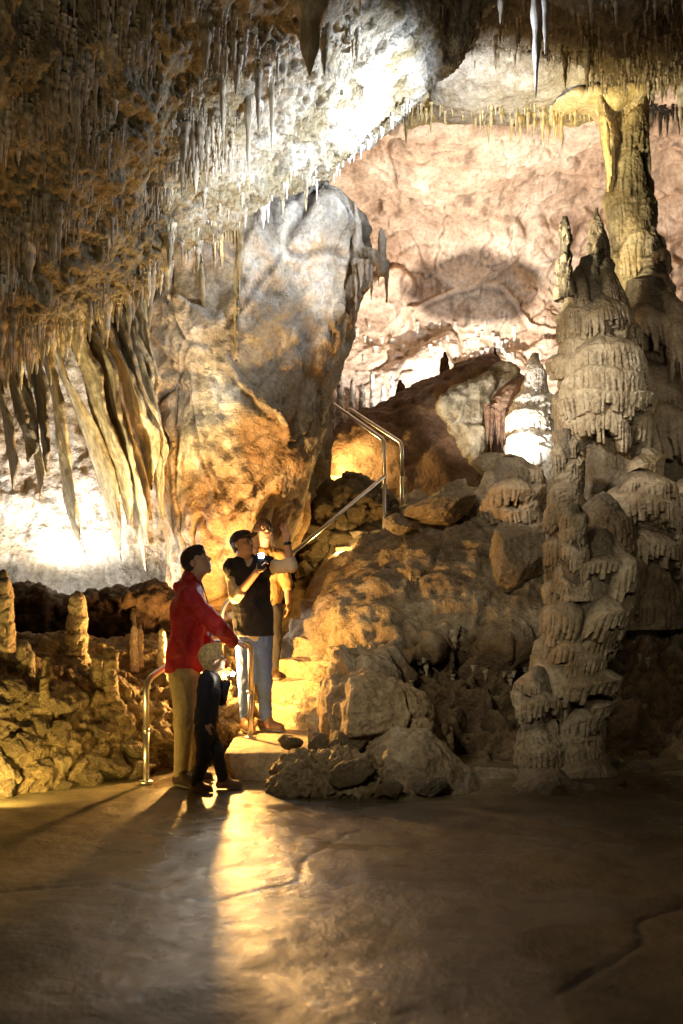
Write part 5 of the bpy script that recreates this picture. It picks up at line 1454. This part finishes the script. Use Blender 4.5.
# ------------------------------------------------------------------ camera
cd = bpy.data.cameras.new('camera'); cam = bpy.data.objects.new('camera', cd); COL.objects.link(cam)
cam.location = (0, 0, CZ); cam.rotation_euler = (math.radians(90), 0, 0)
cd.sensor_fit = 'VERTICAL'; cd.sensor_height = 36; cd.sensor_width = 24; cd.lens = 36 * F / 1024
cd.shift_y = (HY - 512) / 1024; cd.clip_start = .05; cd.clip_end = 200
cd.dof.use_dof = True; cd.dof.focus_distance = 10.0; cd.dof.aperture_fstop = 1.8
scene.camera = cam
scene.view_settings.view_transform = 'Standard'; scene.view_settings.look = 'None'
scene.view_settings.exposure = 0; scene.view_settings.gamma = 1
w = bpy.data.worlds.new('World'); scene.world = w; w.use_nodes = True
w.node_tree.nodes['Background'].inputs[0].default_value = (.9, .75, .55, 1); w.node_tree.nodes['Background'].inputs[1].default_value = .006
scene.cycles.use_denoising = True
scene.cycles.max_bounces = 6; scene.cycles.diffuse_bounces = 3; scene.cycles.glossy_bounces = 3
scene.cycles.sample_clamp_indirect = 6
# ------------------------------------------------------------------ cave lamps and added fills
def lamp(kind, loc, tgt, col, power, size=.08, spot=60, blend=.6, name='cave_lamp_or_fill'):
    l = bpy.data.lights.new(name, kind); l.color = col; l.energy = power
    if kind == 'SPOT': l.spot_size = math.radians(spot); l.spot_blend = blend
    l.shadow_soft_size = size
    o = bpy.data.objects.new(name, l); COL.objects.link(o); o.location = loc
    if tgt is not None:
        d = Vector(tgt) - Vector(loc); o.rotation_euler = d.to_track_quat('-Z', 'Y').to_euler()
    return o
AMB = (1, .50, .12); WARM = (1, .74, .42); WHT = (1, .97, .92); COOL = (.66, .77, 1)
lamp('SPOT', P(462, 128, 8.5), P(300, 130, 9.2), COOL, 500, .05, 125, .9)            # raking the near ceiling edge
lamp('SPOT', P(300, 262, 7.8), P(262, 175, 8.8), COOL, 420, .05, 80, .9)               # the lip above the leaning rock
lamp('SPOT', P(395, 330, 9.0), P(318, 268, 10), (.8, .87, 1), 90, .04, 40, .5)       # cool patches on the leaning rock
lamp('SPOT', P(190, 450, 8.6), P(165, 330, 10), (1, .97, .92), 90, .03, 70, .9)
lamp('POINT', P(50, 598, 10.5), None, WHT, 120, .05)
lamp('POINT', P(120, 604, 10.55), None, WHT, 60, .05)                                # behind the draperies
lamp('SPOT', P(50, 596, 10.4), P(70, 440, 11.3), (.88, .92, 1), 300, .05, 90, .9)
lamp('SPOT', P(110, 600, 9.0), P(115, 400, 9.6), (1, .88, .52), 380, .04, 80, .9)     # golden draperies
lamp('POINT', P(215, 665, 9.0), None, AMB, 320, .05)                                # low by the steps
lamp('SPOT', P(240, 640, 9.35), P(250, 470, 9.8), (1, .74, .42), 190, .05, 110, .9)   # up the leaning rock
lamp('SPOT', P(332, 580, 10.7), P(300, 665, 9.7), (1, .70, .34), 120, .04, 60, .8)
lamp('SPOT', P(-5, 790, 6.7), P(60, 735, 8), (1, .66, .17), 80, .04, 130, .9)
lamp('SPOT', P(110, 770, 7.0), P(90, 720, 8), (1, .66, .16), 16, .04, 130, .9)
lamp('POINT', P(344, 462, 13.3), None, (1, .66, .22), 60, .05)
lamp('POINT', P(338, 552, 10.9), None, (1, .62, .2), 26, .04)
lamp('SPOT', P(440, 450, 12.4), P(475, 400, 13.4), (1, .95, .88), 60, .04, 80, .9)
lamp('SPOT', (3.6, 6.6, 3.2), P(668, 430, 11.5), (1, .86, .66), 170, .1, 60, .9)  # unseen fill added to brighten the broad stalagmite behind
lamp('SPOT', (-1.3, 3.4, 3.2), P(385, 690, 8.4), (1, .86, .62), 460, .15, 34, .9)                      # unseen fill added to brighten the rock pile
lamp('SPOT', P(480, 430, 15.8), P(480, 220, 19), (1, .85, .72), 2000, .015, 130, .9)   # back wall
lamp('SPOT', P(400, 420, 15.9), P(455, 372, 18.5), (.88, .93, 1), 330, .1, 85, .9)
lamp('SPOT', P(504, 470, 11.9), P(531, 405, 12.6), WHT, 170, .04, 80, .8)
lamp('SPOT', P(480, 120, 8.2), P(536, 30, 8.3), COOL, 160, .04, 70, .9)
lamp('SPOT', P(470, 150, 11.0), P(490, 85, 12), (.7, .8, 1), 230, .04, 90, .9)
lamp('SPOT', P(440, 330, 9.6), P(622, 200, 12.2), (1, .90, .62), 800, .05, 45, .7)
lamp('SPOT', P(560, 190, 11.2), P(540, 105, 12.6), (1, .82, .35), 130, .05, 120, .9)
lamp('SPOT', P(470, 300, 8.6), P(605, 430, 10.5), (1, .88, .72), 270, .05, 75, .9)    # raking the giant stalagmite
lamp('SPOT', (-2.5, 2.5, 4.2), P(560, 500, 9.5), (1, .86, .62), 620, .3, 46, 1)      # soft front fill from the path
lamp('SPOT', (-1.6, 3.0, .6), P(100, 120, 7), (1, .90, .66), 230, .3, 85, 1)          # unseen fill added for a faint glow on the near ceiling
lamp('SPOT', Vector(TORCH_POS) + Vector((.004, -.012, .004)), P(300, 560, 5.0), (1, .86, .6), 20, .012, 150, 1, 'flashlight_beam')
lamp('SPOT', Vector(PHONE_POS) + Vector((.0, -.01, 0)), P(300, 400, 5.0), (.8, .88, 1), 16, .01, 165, 1, 'phone_beam')

lamp('SPOT', (1.6, 4.2, 2.4), P(668, 670, 9.2), (1, .84, .58), 90, .2, 40, 1)  # unseen fill added to lift the dark lower right
